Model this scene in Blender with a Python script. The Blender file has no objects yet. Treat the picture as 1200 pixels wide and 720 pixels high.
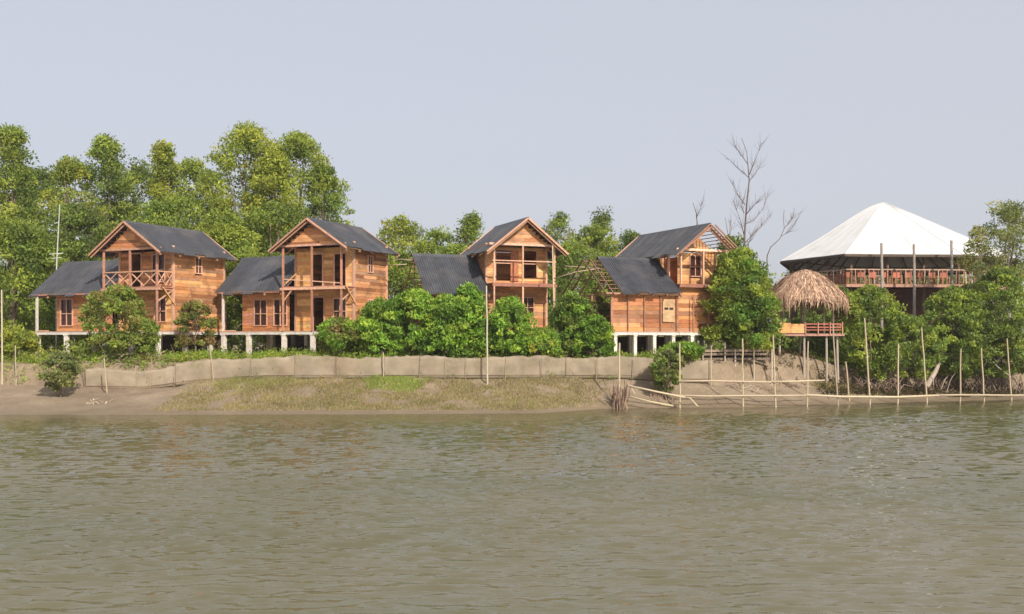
import bpy, math, random
import numpy as np
from mathutils import Vector, Matrix

R = math.radians
rnd = random.Random(7)
nrg = np.random.default_rng(11)
scene = bpy.context.scene
col = scene.collection

# ------------------------------------------------------------------ camera, sky, sun
FPX = 1200.0            # focal length in pixels of the 1200 px wide photograph
HOR = 400.0             # row of the horizon in it
EYE = 3.5
cam_d = bpy.data.cameras.new("camera")
cam = bpy.data.objects.new("camera", cam_d)
col.objects.link(cam)
cam.location = (0, 0, EYE)
cam.rotation_euler = (R(90), 0, 0)
cam_d.sensor_width = 36.0
cam_d.lens = 36.0 * FPX / 1200.0
cam_d.shift_y = (HOR - 360.0) / 1200.0
cam_d.clip_start = 0.1
cam_d.clip_end = 6000
scene.camera = cam

SUN_EL, SUN_AZ = 36.0, 152.0        # azimuth clockwise from +Y (the view direction)
world = bpy.data.worlds.new("World")
scene.world = world
world.use_nodes = True
wn = world.node_tree.nodes; wl = world.node_tree.links
bg = wn["Background"]
sky = wn.new("ShaderNodeTexSky")
sky.sky_type = 'NISHITA'
sky.sun_disc = False
sky.sun_elevation = R(SUN_EL)
sky.sun_rotation = R(SUN_AZ)
sky.altitude = 0
sky.air_density = 1.0
sky.dust_density = 4.0
sky.ozone_density = 1.5
# thick pale summer haze evens the whole dome out
hz = wn.new("ShaderNodeMix"); hz.data_type = 'RGBA'
hz.inputs[0].default_value = 0.72
hz.inputs[7].default_value = (6.75, 6.85, 7.5, 1)
wl.new(sky.outputs[0], hz.inputs[6])
wl.new(hz.outputs[2], bg.inputs[0])
bg.inputs[1].default_value = 0.1

sd = bpy.data.lights.new("sun", 'SUN')
sun = bpy.data.objects.new("sun", sd)
col.objects.link(sun)
sd.energy = 4.6
sd.angle = R(0.9)
sd.color = (1.0, 0.93, 0.82)
sdir = Vector((math.sin(R(SUN_AZ)) * math.cos(R(SUN_EL)), math.cos(R(SUN_AZ)) * math.cos(R(SUN_EL)), math.sin(R(SUN_EL))))
sun.rotation_euler = sdir.to_track_quat('Z', 'Y').to_euler()
sun.location = (30, -30, 60)

scene.view_settings.view_transform = 'Standard'
scene.view_settings.look = 'None'
scene.view_settings.exposure = 0.16
scene.view_settings.gamma = 1.0

# ------------------------------------------------------------------ helpers
def wx(px, Y):            # sideways metres of a column of the photograph at distance Y
    return (px - 600.0) / FPX * Y
def wz(py, Y):            # height of a row of the photograph at distance Y
    return EYE + (HOR - py) / FPX * Y

def material(name, rough=0.8, grain=6.0, amount=0.25, bump=0.0, stretch=(1, 1, 1), spec=0.3,
             tint=None, objrand=0.0, dirt=None, translucent=0.0, metallic=0.0):
    m = bpy.data.materials.new(name); m.use_nodes = True
    n = m.node_tree.nodes; l = m.node_tree.links
    b = n["Principled BSDF"]
    b.inputs["Roughness"].default_value = rough
    b.inputs["Metallic"].default_value = metallic
    b.inputs["Specular IOR Level"].default_value = spec
    at = n.new("ShaderNodeAttribute"); at.attribute_name = "Col"
    tc = n.new("ShaderNodeTexCoord")
    mp = n.new("ShaderNodeMapping"); mp.inputs["Scale"].default_value = stretch
    l.new(tc.outputs["Object"], mp.inputs[0])
    nz = n.new("ShaderNodeTexNoise"); nz.inputs["Scale"].default_value = grain
    nz.inputs["Detail"].default_value = 6
    l.new(mp.outputs[0], nz.inputs["Vector"])
    mr = n.new("ShaderNodeMapRange")
    mr.inputs[1].default_value = 0.25; mr.inputs[2].default_value = 0.75
    mr.inputs[3].default_value = 1 - amount; mr.inputs[4].default_value = 1 + amount
    l.new(nz.outputs[0], mr.inputs[0])
    fac = mr.outputs[0]
    if objrand:
        oi = n.new("ShaderNodeObjectInfo")
        m2 = n.new("ShaderNodeMapRange")
        m2.inputs[3].default_value = 1 - objrand; m2.inputs[4].default_value = 1 + objrand
        l.new(oi.outputs["Random"], m2.inputs[0])
        mm = n.new("ShaderNodeMath"); mm.operation = 'MULTIPLY'
        l.new(fac, mm.inputs[0]); l.new(m2.outputs[0], mm.inputs[1])
        fac = mm.outputs[0]
    vm = n.new("ShaderNodeVectorMath"); vm.operation = 'SCALE'
    l.new(at.outputs["Color"], vm.inputs[0]); l.new(fac, vm.inputs["Scale"])
    out = vm.outputs[0]
    if dirt:
        dn = n.new("ShaderNodeTexNoise"); dn.inputs["Scale"].default_value = dirt[1]; dn.inputs["Detail"].default_value = 5
        l.new(tc.outputs["Object"], dn.inputs["Vector"])
        dr = n.new("ShaderNodeMapRange"); dr.inputs[1].default_value = 0.5; dr.inputs[2].default_value = 0.72
        dr.inputs[3].default_value = 0; dr.inputs[4].default_value = dirt[2]
        l.new(dn.outputs[0], dr.inputs[0])
        mx = n.new("ShaderNodeMix"); mx.data_type = 'RGBA'
        mx.inputs[7].default_value = (*dirt[0], 1)
        l.new(dr.outputs[0], mx.inputs[0]); l.new(out, mx.inputs[6])
        out = mx.outputs[2]
    l.new(out, b.inputs["Base Color"])
    if bump:
        bp = n.new("ShaderNodeBump"); bp.inputs["Strength"].default_value = bump
        bp.inputs["Distance"].default_value = 0.02
        l.new(nz.outputs[0], bp.inputs["Height"]); l.new(bp.outputs[0], b.inputs["Normal"])
    if translucent:
        tr = n.new("ShaderNodeBsdfTranslucent")
        sc = n.new("ShaderNodeVectorMath"); sc.operation = 'MULTIPLY'
        sc.inputs[1].default_value = (1.15, 1.1, 0.5)
        l.new(out, sc.inputs[0]); l.new(sc.outputs[0], tr.inputs[0])
        ms = n.new("ShaderNodeMixShader"); ms.inputs[0].default_value = translucent
        l.new(b.outputs[0], ms.inputs[1]); l.new(tr.outputs[0], ms.inputs[2])
        l.new(ms.outputs[0], n["Material Output"].inputs[0])
    return m

M = {}
M['wood'] = material("sawn_wood", 0.75, 3.0, 0.32, 0.4, (1, 1, 9), dirt=((0.16, 0.08, 0.045), 1.3, 0.55))
M['beam'] = material("wood_beam", 0.75, 8.0, 0.25, 0.3, objrand=0.15)
M['roof'] = material("grey_metal_roofing", 0.5, 2.2, 0.22, 0.15, objrand=0.16, spec=0.4, dirt=((0.13, 0.115, 0.105), 0.8, 0.5))
M['concrete'] = material("concrete", 0.9, 5.0, 0.2, 0.5, dirt=((0.3, 0.24, 0.17), 2.0, 0.5))
M['dark'] = material("dark_glass", 0.25, 3.0, 0.3, spec=0.5)
M['bamboo'] = material("bamboo", 0.6, 9.0, 0.2, 0.2, (1, 1, 2), objrand=0.15)
M['bark'] = material("bark", 0.95, 6.0, 0.35, 0.8, (1, 1, 0.3))
M['leaf'] = material("foliage", 0.6, 0.9, 0.25, translucent=0.45, spec=0.25)
M['grass'] = material("grass_blades", 0.8, 0.5, 0.25, translucent=0.25, spec=0.15)
M['white'] = material("white_sheet", 0.6, 0.7, 0.05, spec=0.3, dirt=((0.5, 0.46, 0.39), 0.6, 0.5))
M['net'] = material("silt_net", 0.95, 1.4, 0.16, 0.3, dirt=((0.36, 0.27, 0.18), 0.6, 0.7), spec=0.1, translucent=0.15)
M['thatch'] = material("thatch", 0.95, 5.0, 0.25, spec=0.1)

def open_weave(m, lo, hi):
    n = m.node_tree.nodes; l = m.node_tree.links
    out = n["Material Output"]; src = out.inputs[0].links[0].from_socket
    tr = n.new("ShaderNodeBsdfTransparent"); ms = n.new("ShaderNodeMixShader")
    tc = n.new("ShaderNodeTexCoord"); nz = n.new("ShaderNodeTexNoise"); nz.inputs["Scale"].default_value = 1.1; nz.inputs["Detail"].default_value = 7
    mr = n.new("ShaderNodeMapRange"); mr.inputs[1].default_value = .35; mr.inputs[2].default_value = .7; mr.inputs[3].default_value = lo; mr.inputs[4].default_value = hi
    l.new(tc.outputs["Object"], nz.inputs["Vector"]); l.new(nz.outputs[0], mr.inputs[0]); l.new(mr.outputs[0], ms.inputs[0])
    l.new(src, ms.inputs[1]); l.new(tr.outputs[0], ms.inputs[2]); l.new(ms.outputs[0], out.inputs[0])
open_weave(M['net'], .1, .6)

class MB:
    def __init__(s): s.v = []; s.f = []; s.c = []
    def add(s, vs, fs, c):
        k = len(s.v); s.v += [tuple(v) for v in vs]; s.f += [tuple(i + k for i in f) for f in fs]
        s.c += [c] * len(vs)
    def box(s, lo, hi, c):
        x0, y0, z0 = lo; x1, y1, z1 = hi
        s.add([(x0,y0,z0),(x1,y0,z0),(x1,y1,z0),(x0,y1,z0),(x0,y0,z1),(x1,y0,z1),(x1,y1,z1),(x0,y1,z1)],
              [(0,3,2,1),(4,5,6,7),(0,1,5,4),(1,2,6,5),(2,3,7,6),(3,0,4,7)], c)
    def beam(s, a, b, w, h, c, up=(0, 0, 1)):
        a = Vector(a); b = Vector(b); d = (b - a).normalized()
        upv = Vector(up)
        if abs(d.dot(upv)) > 0.95: upv = Vector((0, 1, 0))
        x = d.cross(upv).normalized(); y = x.cross(d).normalized()
        x *= w / 2; y *= h / 2
        vs = [a - x - y, a + x - y, a + x + y, a - x + y, b - x - y, b + x - y, b + x + y, b - x + y]
        s.add(vs, [(0,3,2,1),(4,5,6,7),(0,1,5,4),(1,2,6,5),(2,3,7,6),(3,0,4,7)], c)
    def tube(s, pts, rs, c, n=6):
        pts = [Vector(p) for p in pts]; k = len(s.v); m = len(pts)
        for i, p in enumerate(pts):
            d = (pts[min(i + 1, m - 1)] - pts[max(i - 1, 0)]).normalized()
            r = Vector((1, 0, 0)) if abs(d.x) < 0.8 else Vector((0, 1, 0))
            x = d.cross(r).normalized(); y = d.cross(x).normalized()
            for j in range(n):
                a = 2 * math.pi * j / n
                s.v.append(tuple(p + (x * math.cos(a) + y * math.sin(a)) * rs[i])); s.c.append(c)
        for i in range(m - 1):
            for j in range(n):
                j2 = (j + 1) % n
                s.f.append((k + i*n + j, k + i*n + j2, k + (i+1)*n + j2, k + (i+1)*n + j))
        s.f.append(tuple(k + j for j in range(n))[::-1]); s.f.append(tuple(k + (m-1)*n + j for j in range(n)))
    def build(s, name, mat, parent=None, smooth=False):
        me = bpy.data.meshes.new(name)
        me.from_pydata(s.v, [], s.f)
        ca = me.color_attributes.new("Col", 'FLOAT_COLOR', 'POINT')
        arr = np.ones((len(s.v), 4), dtype=np.float32); arr[:, :3] = np.array(s.c, dtype=np.float32)
        ca.data.foreach_set("color", arr.ravel())
        me.materials.append(mat)
        if smooth: me.polygons.foreach_set("use_smooth", [True] * len(me.polygons))
        me.update()
        o = bpy.data.objects.new(name, me); col.objects.link(o)
        if parent is not None: o.parent = parent
        return o

def np_mesh(name, v, quads, c, mat, parent=None, smooth=False):
    me = bpy.data.meshes.new(name)
    nv, nf, k = len(v), len(quads), quads.shape[1]
    me.vertices.add(nv); me.vertices.foreach_set("co", v.astype(np.float32).ravel())
    me.loops.add(nf * k); me.loops.foreach_set("vertex_index", quads.astype(np.int32).ravel())
    me.polygons.add(nf); me.polygons.foreach_set("loop_start", np.arange(0, nf * k, k, dtype=np.int32))
    me.polygons.foreach_set("loop_total", np.full(nf, k, dtype=np.int32))
    me.update(calc_edges=True)
    if c is not None:
        ca = me.color_attributes.new("Col", 'FLOAT_COLOR', 'POINT')
        arr = np.ones((nv, 4), dtype=np.float32); arr[:, :3] = c
        ca.data.foreach_set("color", arr.ravel())
    if smooth: me.polygons.foreach_set("use_smooth", np.ones(nf, dtype=bool))
    me.materials.append(mat)
    o = bpy.data.objects.new(name, me); col.objects.link(o)
    if parent is not None: o.parent = parent
    return o

def tag(o, label=None, cat=None, group=None, kind=None):
    if label: o["label"] = label
    if cat: o["category"] = cat
    if group: o["group"] = group
    if kind: o["kind"] = kind
    return o
def empty(name, loc=(0, 0, 0), rz=0.0):
    o = bpy.data.objects.new(name, None); col.objects.link(o)
    o.location = loc; o.rotation_euler = (0, 0, rz); o.empty_display_size = 0.3
    return o
def thing(name, label, cat, loc=(0, 0, 0), rz=0.0, group=None):
    return tag(empty(name, loc, rz), label, cat, group)
def jit(c, a, r=rnd):
    k = 1 + r.uniform(-a, a)
    return (c[0] * k, c[1] * k * (1 + r.uniform(-a, a) * .25), c[2] * k * (1 + r.uniform(-a, a) * .4))

# ------------------------------------------------------------------ ground and water
def ip(x, pts):
    return np.interp(x, [p[0] for p in pts], [p[1] for p in pts])
SHORE = [(-400, 40), (-60, 46.5), (-25, 48.4), (-5, 49.2), (1, 49.6), (4.5, 52.8), (14, 54.6), (20, 57), (28, 60.5), (50, 66), (400, 90)]
CREST = [(-400, 50), (-60, 54), (-26, 55.6), (-8, 56), (8, 56.4), (14, 58.4), (20, 61.2), (28, 64), (50, 70), (400, 96)]
CBASE = [(-400, 1.2), (-27, 1.15), (-24, 1.0), (-20, 0.95), (-17, 1.3), (-14, 1.55), (6, 1.55), (9, 1.35), (13, 1.2), (19, 1.1), (24, 0.55), (30, 0.5), (400, 0.6)]
CTOP = [(-400, 2.2), (-27, 2.3), (-21, 2.35), (-14, 2.46), (8, 2.5), (12, 2.45), (14, 2.6), (16.8, 2.55), (18.6, 2.3), (21, 1.85), (24, 1.55), (30, 1.4), (60, 2.0), (400, 2.0)]
def vnoise(x, y, s, seed=0):
    x = np.asarray(x, float) / s + seed * 17.3; y = np.asarray(y, float) / s + seed * 7.1
    xi = np.floor(x); yi = np.floor(y); fx = x - xi; fy = y - yi
    fx = fx * fx * (3 - 2 * fx); fy = fy * fy * (3 - 2 * fy)
    def h(a, b):
        t = np.sin(a * 127.1 + b * 311.7) * 43758.5453
        return t - np.floor(t)
    return ((h(xi, yi) * (1 - fx) + h(xi + 1, yi) * fx) * (1 - fy) + (h(xi, yi + 1) * (1 - fx) + h(xi + 1, yi + 1) * fx) * fy) * 2 - 1
def ground(X, Y):
    X = np.asarray(X, float); Y = np.asarray(Y, float)
    ys = ip(X, SHORE) + 0.35 * vnoise(X, 0 * X, 3.1, 1) + 0.12 * vnoise(X, 0 * X, 0.9, 2)
    yc = ip(X, CREST); zb = ip(X, CBASE); zt = ip(X, CTOP)
    t = (Y - ys) / np.maximum(yc - ys, 0.5)
    low = np.where(t < 0, np.maximum(t * 1.2, -2.5), zb * (0.55 * t + 0.45 * t ** 2))
    s = np.clip((Y - yc) / 0.7, 0, 1); s = s * s * (3 - 2 * s)
    k = np.clip((Y - yc - 0.7) / 4.0, 0, 1)
    high = zb + (zt - zb) * s + (0.12 + 0.2 * np.exp(-((X - 16) / 2.5) ** 2)) * k
    z = np.where(t < 1, low, high)
    amp = np.clip(t, 0, 1) * np.clip(1.6 - 0.02 * np.abs(X) * 0, 0, 1)
    rgh = 1 + 0.5 * np.clip((X - 8) / 4, 0, 1)
    z = z + amp * rgh * (0.10 * vnoise(X, Y, 1.7, 3) + 0.06 * vnoise(X, Y, 0.6, 4) + 0.03 * vnoise(X, Y, 0.3, 5))
    return z
def gz(x, y): return float(ground(x, y))

xs = np.concatenate([np.array([-1500, -700, -350, -180, -110, -80, -60, -48]), np.arange(-40, 44, 0.2), np.array([48, 60, 80, 110, 180, 350, 700, 1500])])
ys_ = np.concatenate([np.array([20, 32, 40, 44]), np.arange(46, 67, 0.2), np.arange(68, 110, 3), np.array([120, 150, 200, 300, 500, 900, 1500, 2500])])
GX, GY = np.meshgrid(xs, ys_)
GZ = ground(GX, GY)
v = np.stack([GX.ravel(), GY.ravel(), GZ.ravel()], 1)
ny, nx = GX.shape
idx = np.arange(ny * nx).reshape(ny, nx)
q = np.stack([idx[:-1, :-1].ravel(), idx[:-1, 1:].ravel(), idx[1:, 1:].ravel(), idx[1:, :-1].ravel()], 1)

gm = bpy.data.materials.new("mud_ground"); gm.use_nodes = True
n = gm.node_tree.nodes; l = gm.node_tree.links; b = n["Principled BSDF"]
geo = n.new("ShaderNodeNewGeometry"); sep = n.new("ShaderNodeSeparateXYZ"); l.new(geo.outputs["Position"], sep.inputs[0])
n1 = n.new("ShaderNodeTexNoise"); n1.inputs["Scale"].default_value = 0.55; n1.inputs["Detail"].default_value = 8; n1.inputs["Roughness"].default_value = 0.62
n2 = n.new("ShaderNodeTexNoise"); n2.inputs["Scale"].default_value = 7; n2.inputs["Detail"].default_value = 8; n2.inputs["Roughness"].default_value = 0.7
l.new(geo.outputs["Position"], n1.inputs["Vector"]); l.new(geo.outputs["Position"], n2.inputs["Vector"])
cr = n.new("ShaderNodeValToRGB"); e = cr.color_ramp.elements
e[0].position = 0.3; e[0].color = (0.205, 0.15, 0.096, 1); e[1].position = 0.72; e[1].color = (0.34, 0.262, 0.18, 1)
l.new(n1.outputs[0], cr.inputs[0])
c2 = n.new("ShaderNodeMix"); c2.data_type = 'RGBA'; c2.blend_type = 'MULTIPLY'; c2.inputs[0].default_value = 0.55
cr2 = n.new("ShaderNodeValToRGB"); e = cr2.color_ramp.elements; e[0].position = 0.3; e[0].color = (0.55, 0.5, 0.45, 1); e[1].position = 0.62; e[1].color = (1.1, 1.1, 1.1, 1)
l.new(n2.outputs[0], cr2.inputs[0]); l.new(cr.outputs[0], c2.inputs[6]); l.new(cr2.outputs[0], c2.inputs[7])
# wet mud close to the river level
wet = n.new("ShaderNodeMapRange"); wet.inputs[1].default_value = 0.02; wet.inputs[2].default_value = 0.38; wet.inputs[3].default_value = 1; wet.inputs[4].default_value = 0
l.new(sep.outputs[2], wet.inputs[0])
c3 = n.new("ShaderNodeMix"); c3.data_type = 'RGBA'; c3.inputs[7].default_value = (0.19, 0.14, 0.085, 1)
wm = n.new("ShaderNodeMath"); wm.operation = 'MULTIPLY'; wm.inputs[1].default_value = 0.5
l.new(wet.outputs[0], wm.inputs[0]); l.new(wm.outputs[0], c3.inputs[0]); l.new(c2.outputs[2], c3.inputs[6])
l.new(c3.outputs[2], b.inputs["Base Color"])
rr = n.new("ShaderNodeMapRange"); rr.inputs[3].default_value = 0.95; rr.inputs[4].default_value = 0.45
l.new(wet.outputs[0], rr.inputs[0]); l.new(rr.outputs[0], b.inputs["Roughness"])
bp = n.new("ShaderNodeBump"); bp.inputs["Strength"].default_value = 0.9; bp.inputs["Distance"].default_value = 0.09
l.new(n2.outputs[0], bp.inputs["Height"]); l.new(bp.outputs[0], b.inputs["Normal"])
tag(np_mesh("ground", v, q, None, gm, smooth=True), kind="structure")

# river: ripples are real relief near the camera, finer ones in the material
wm_ = bpy.data.materials.new("river_water"); wm_.use_nodes = True
n = wm_.node_tree.nodes; l = wm_.node_tree.links; b = n["Principled BSDF"]
b.inputs["Roughness"].default_value = 0.08
b.inputs["IOR"].default_value = 1.5
geo = n.new("ShaderNodeNewGeometry")
def nzn(scale, stretch, rot=0.0, detail=3, dist=0.0):
    mp = n.new("ShaderNodeMapping"); mp.inputs["Scale"].default_value = (stretch, 1, 1); mp.inputs["Rotation"].default_value = (0, 0, R(rot))
    mp.vector_type = 'TEXTURE' if False else 'POINT'
    l.new(geo.outputs["Position"], mp.inputs[0])
    t = n.new("ShaderNodeTexNoise"); t.inputs["Scale"].default_value = scale; t.inputs["Detail"].default_value = detail
    t.inputs["Distortion"].default_value = dist
    l.new(mp.outputs[0], t.inputs["Vector"]); return t
big = nzn(0.09, 0.6, 10, 4)
mudc = n.new("ShaderNodeValToRGB"); e = mudc.color_ramp.elements
e[0].position = 0.3; e[0].color = (0.112, 0.108, 0.046, 1); e[1].position = 0.7; e[1].color = (0.175, 0.145, 0.074, 1)
l.new(big.outputs[0], mudc.inputs[0]); l.new(mudc.outputs[0], b.inputs["Base Color"])
w2 = nzn(9.0, 0.4, 6, 3, 0.3); w3 = nzn(24.0, 0.5, -8, 2)
add = n.new("ShaderNodeMath"); add.operation = 'MULTIPLY_ADD'; add.inputs[1].default_value = 0.35
l.new(w3.outputs[0], add.inputs[0]); l.new(w2.outputs[0], add.inputs[2])
bp = n.new("ShaderNodeBump"); bp.inputs["Strength"].default_value = 0.75; bp.inputs["Distance"].default_value = 0.012
l.new(add.outputs[0], bp.inputs["Height"])
# silt scatters light back from inside the water, whatever the tilt of the ripples above it; the surface mirrors
n.remove(b)
df = n.new("ShaderNodeBsdfDiffuse"); l.new(mudc.outputs[0], df.inputs["Color"])
upn = n.new("ShaderNodeCombineXYZ"); upn.inputs[2].default_value = 1; l.new(upn.outputs[0], df.inputs["Normal"])
gl = n.new("ShaderNodeBsdfGlossy"); gl.inputs["Roughness"].default_value = 0.07; l.new(bp.outputs[0], gl.inputs["Normal"])
fr = n.new("ShaderNodeFresnel"); fr.inputs["IOR"].default_value = 1.95; l.new(bp.outputs[0], fr.inputs["Normal"])
mxs = n.new("ShaderNodeMixShader"); l.new(fr.outputs[0], mxs.inputs[0]); l.new(df.outputs[0], mxs.inputs[1]); l.new(gl.outputs[0], mxs.inputs[2])
l.new(mxs.outputs[0], n["Material Output"].inputs[0])

wxs = np.concatenate([np.array([-1500, -600, -250, -120, -70, -45]), np.arange(-31, 31.01, 0.075), np.array([45, 70, 120, 250, 600, 1500])])
wys = np.concatenate([np.array([-1200, -400, -100, -30, 0, 5, 8, 10]), np.arange(11.5, 26, 0.045), np.arange(26, 62, 0.09), np.array([66, 80, 100])])
WX, WY = np.meshgrid(wxs, wys)
WZ = np.zeros_like(WX)
wr = np.random.default_rng(3)
NW = 18
warpA = vnoise(WX, WY, 3.1, 21); warpB = vnoise(WX, WY, 1.1, 22)
grps = [0.85 + 0.5 * vnoise(WX, WY, s_, 50 + i) for i, s_ in enumerate((1.7, 2.6, 4.5, 8.0))]
for i in range(NW):
    lam = 0.19 * (3.3 ** (i / (NW - 1))) * wr.uniform(.93, 1.07)
    ang = R(90 + 4 + wr.normal(0, 11)); k = 2 * math.pi / lam
    amp = 0.088 / k
    p = k * (WX * math.cos(ang) + WY * math.sin(ang)) + wr.uniform(0, 6.28) + warpA * wr.uniform(1.2, 2.6) + warpB * wr.uniform(.5, 1.2)
    WZ -= amp * grps[i % 4] * (np.sin(p) - .38 * np.sin(2 * p) + .14 * np.sin(3 * p))
fade = np.clip((ip(WX, SHORE) - WY) / 8.0, 0.15, 1) * np.clip((40 - np.abs(WX)) / 8, 0, 1) * np.clip((WY - 5) / 3, 0, 1) * np.clip((64 - WY) / 3, 0, 1)
WZ = WZ * fade + 0.0
v = np.stack([WX.ravel(), WY.ravel(), WZ.ravel()], 1)
ny, nx = WX.shape
idx = np.arange(ny * nx).reshape(ny, nx)
q = np.stack([idx[:-1, :-1].ravel(), idx[:-1, 1:].ravel(), idx[1:, 1:].ravel(), idx[1:, :-1].ravel()], 1)
tag(np_mesh("river_water", v, q, None, wm_, smooth=True), kind="structure")

# ------------------------------------------------------------------ houses
RUDDY = [(0.52, 0.25, 0.12), (0.58, 0.3, 0.14), (0.34, 0.15, 0.08), (0.62, 0.34, 0.17), (0.45, 0.2, 0.1), (0.4, 0.22, 0.14)]
WOODS = [(0.58, 0.305, 0.14), (0.50, 0.235, 0.105), (0.66, 0.38, 0.19), (0.54, 0.285, 0.145), (0.38, 0.18, 0.09), (0.62, 0.335, 0.17), (0.42, 0.25, 0.16)]
PALE = [(0.72, 0.45, 0.21), (0.66, 0.38, 0.17), (0.76, 0.5, 0.25), (0.55, 0.3, 0.14)]
POSTC = (0.42, 0.2, 0.13)
PINK = (0.58, 0.33, 0.22)
WOODS, RUDDY, PALE = [[(r_ * .93, g_ * .83, b_ * .72) for (r_, g_, b_) in p_] for p_ in (WOODS, RUDDY, PALE)]
def plank_rows(mb, p0, p1, z0, z1, openings=(), pal=WOODS, th=0.035, rowh=0.19, top=None):
    """horizontal boards between two plan points; top(s) optionally cuts the wall to a gable line"""
    p0 = Vector((*p0, 0)); p1 = Vector((*p1, 0)); L = (p1 - p0).length; d = (p1 - p0) / L
    nrm = Vector((d.y, -d.x, 0))
    z = z0
    while z < z1 - 0.03:
        h = min(rowh * rnd.uniform(0.9, 1.1), z1 - z)
        a, bb = 0.0, L
        if top:
            ss = [i * L / 60 for i in range(61) if top(i * L / 60) > z + h]
            if len(ss) < 2: break
            a, bb = ss[0], ss[-1]
        segs = [(a, bb)]
        for (s0, s1, o0, o1) in openings:
            if o0 < z + h * .6 and o1 > z + h * .4:
                ns = []
                for (x, y) in segs:
                    if s1 <= x or s0 >= y: ns.append((x, y)); continue
                    if s0 > x: ns.append((x, s0))
                    if s1 < y: ns.append((s1, y))
                segs = ns
        for (x, y) in segs:
            t = x
            while t < y - 0.02:
                e = min(y, t + rnd.uniform(1.1, 2.6))
                if y - e < 0.4: e = y
                off = rnd.uniform(0, 0.016)
                c = jit(rnd.choice(pal), 0.24)
                A = p0 + d * t + nrm * off; B = p0 + d * (e - 0.006) + nrm * off
                vs = []
                for zz, zk in ((z, z - .025), (z + h - 0.012, z + h - .012)):
                    vs += [A + Vector((0, 0, zz)), B + Vector((0, 0, zz)), B - nrm * th + Vector((0, 0, zk)), A - nrm * th + Vector((0, 0, zk))]
                mb.add(vs, [(0,3,2,1),(4,5,6,7),(0,1,5,4),(1,2,6,5),(2,3,7,6),(3,0,4,7)], c)
                t = e
        z += h
def wall(root, p0, p1, z0, z1, openings=(), pal=WOODS, top=None, rowh=0.19, windows=()):
    mb = MB(); plank_rows(mb, p0, p1, z0, z1, list(openings) + list(windows), pal, top=top, rowh=rowh)
    o = mb.build("wall_planks", M['wood'], root); o["kind"] = "stuff"
    P0 = Vector((*p0, 0)); P1 = Vector((*p1, 0)); d = (P1 - P0).normalized(); nrm = Vector((d.y, -d.x, 0))
    for (s0, s1, a, b_) in windows:
        w = MB(); cc = jit(PINK, .1)
        A = P0 + d * s0 + nrm * 0.03; B = P0 + d * s1 + nrm * 0.03
        up = lambda p, z: (p.x, p.y, z)
        w.beam(up(A, a), up(A, b_), 0.06, 0.07, cc, up=nrm); w.beam(up(B, a), up(B, b_), 0.06, 0.07, cc, up=nrm)
        w.beam(up(A - d * .04, b_), up(B + d * .04, b_), 0.07, 0.07, cc); w.beam(up(A - d * .04, a), up(B + d * .04, a), 0.09, 0.06, cc)
        f = w.build("window", M['beam'], root)
        mm = MB(); mid = (A + B) / 2
        mm.beam(up(mid, a), up(mid, b_), 0.05, 0.05, cc, up=nrm)
        zc = a + (b_ - a) * .45
        mm.beam(up(A, zc), up(B, zc), 0.05, 0.045, cc)
        mm.build("mullion", M['beam'], f)
        pn = MB(); A2 = A - nrm * .07; B2 = B - nrm * .07
        for (q0, q1) in ((A2 + d * .03, (A2 + B2) / 2 - d * .02), ((A2 + B2) / 2 + d * .02, B2 - d * .03)):
            pn = MB(); pn.beam(up(q0, (a + b_) / 2), up(q1, (a + b_) / 2), 0.012, (b_ - a) * .95, (0.05, 0.018, 0.014))
            pn.build("pane", M['dark'], f)
    return o
def door_leaf(root, p0, p1, z0, z1, c=(0.05, 0.022, 0.018)):
    """an open door bay: jambs and lintel"""
    P0 = Vector((*p0, 0)); P1 = Vector((*p1, 0)); d = (P1 - P0).normalized(); nrm = Vector((d.y, -d.x, 0))
    w = MB(); cc = jit(PINK, .1); A = P0 + nrm * .03; B = P1 + nrm * .03
    w.beam((A.x, A.y, z0), (A.x, A.y, z1), .07, .07, cc, up=nrm); w.beam((B.x, B.y, z0), (B.x, B.y, z1), .07, .07, cc, up=nrm)
    w.beam((A.x, A.y, z1), (B.x, B.y, z1), .07, .08, cc)
    return w.build("door_frame", M['beam'], root)
def single(root, name, a, b, w, h, c, mat='beam', up=(0, 0, 1)):
    m = MB(); m.beam(a, b, w, h, c, up); return m.build(name, M[mat], root)

ROOFC = (0.05, 0.051, 0.058)
def roof_slope(root, e0, e1, r0, r1, n, c=ROOFC, ribs=4, rh=0.03, name="roof_sheet"):
    """corrugated sheets, each its own piece, from the eave line e0-e1 up to the ridge line r0-r1"""
    e0, e1, r0, r1 = map(Vector, (e0, e1, r0, r1))
    nrm = (e1 - e0).cross(r0 - e0).normalized()
    if nrm.z < 0: nrm = -nrm
    for i in range(n):
        a, b_ = i / n, (i + 1) / n
        vs = []; m = MB(); lift = 0.012 * (i % 2)
        prof = []
        for k in range(ribs):
            for (f, hh) in ((0.0, 0), (0.55, 0), (0.66, rh), (0.88, rh)):
                prof.append(((k + f) / ribs, hh))
        prof.append((1.0 + .02, 0))
        slide = rnd.uniform(-.05, .035)
        nseg = 2
        for sgn in (0, -0.012):
            for j in range(nseg + 1):
                t = j / nseg
                for (f, hh) in prof:
                    s = a + (b_ - a) * f
                    p = e0.lerp(e1, s).lerp(r0.lerp(r1, s), t + (slide if j == 0 else 0))
                    sag = -0.02 * math.sin(math.pi * t)
                    vs.append(p + nrm * (hh + lift + sgn + sag))
        np_ = len(prof); fs = []
        half = np_ * (nseg + 1)
        for j in range(nseg):
            for k in range(np_ - 1):
                x = j * np_ + k
                fs.append((x, x + 1, x + 1 + np_, x + np_))
                fs.append((half + x, half + x + np_, half + x + 1 + np_, half + x + 1))
        for k in range(np_ - 1): fs.append((k, half + k, half + k + 1, k + 1))
        m.add(vs, fs, jit(c, .08))
        m.build(name, M['roof'], root)
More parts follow.
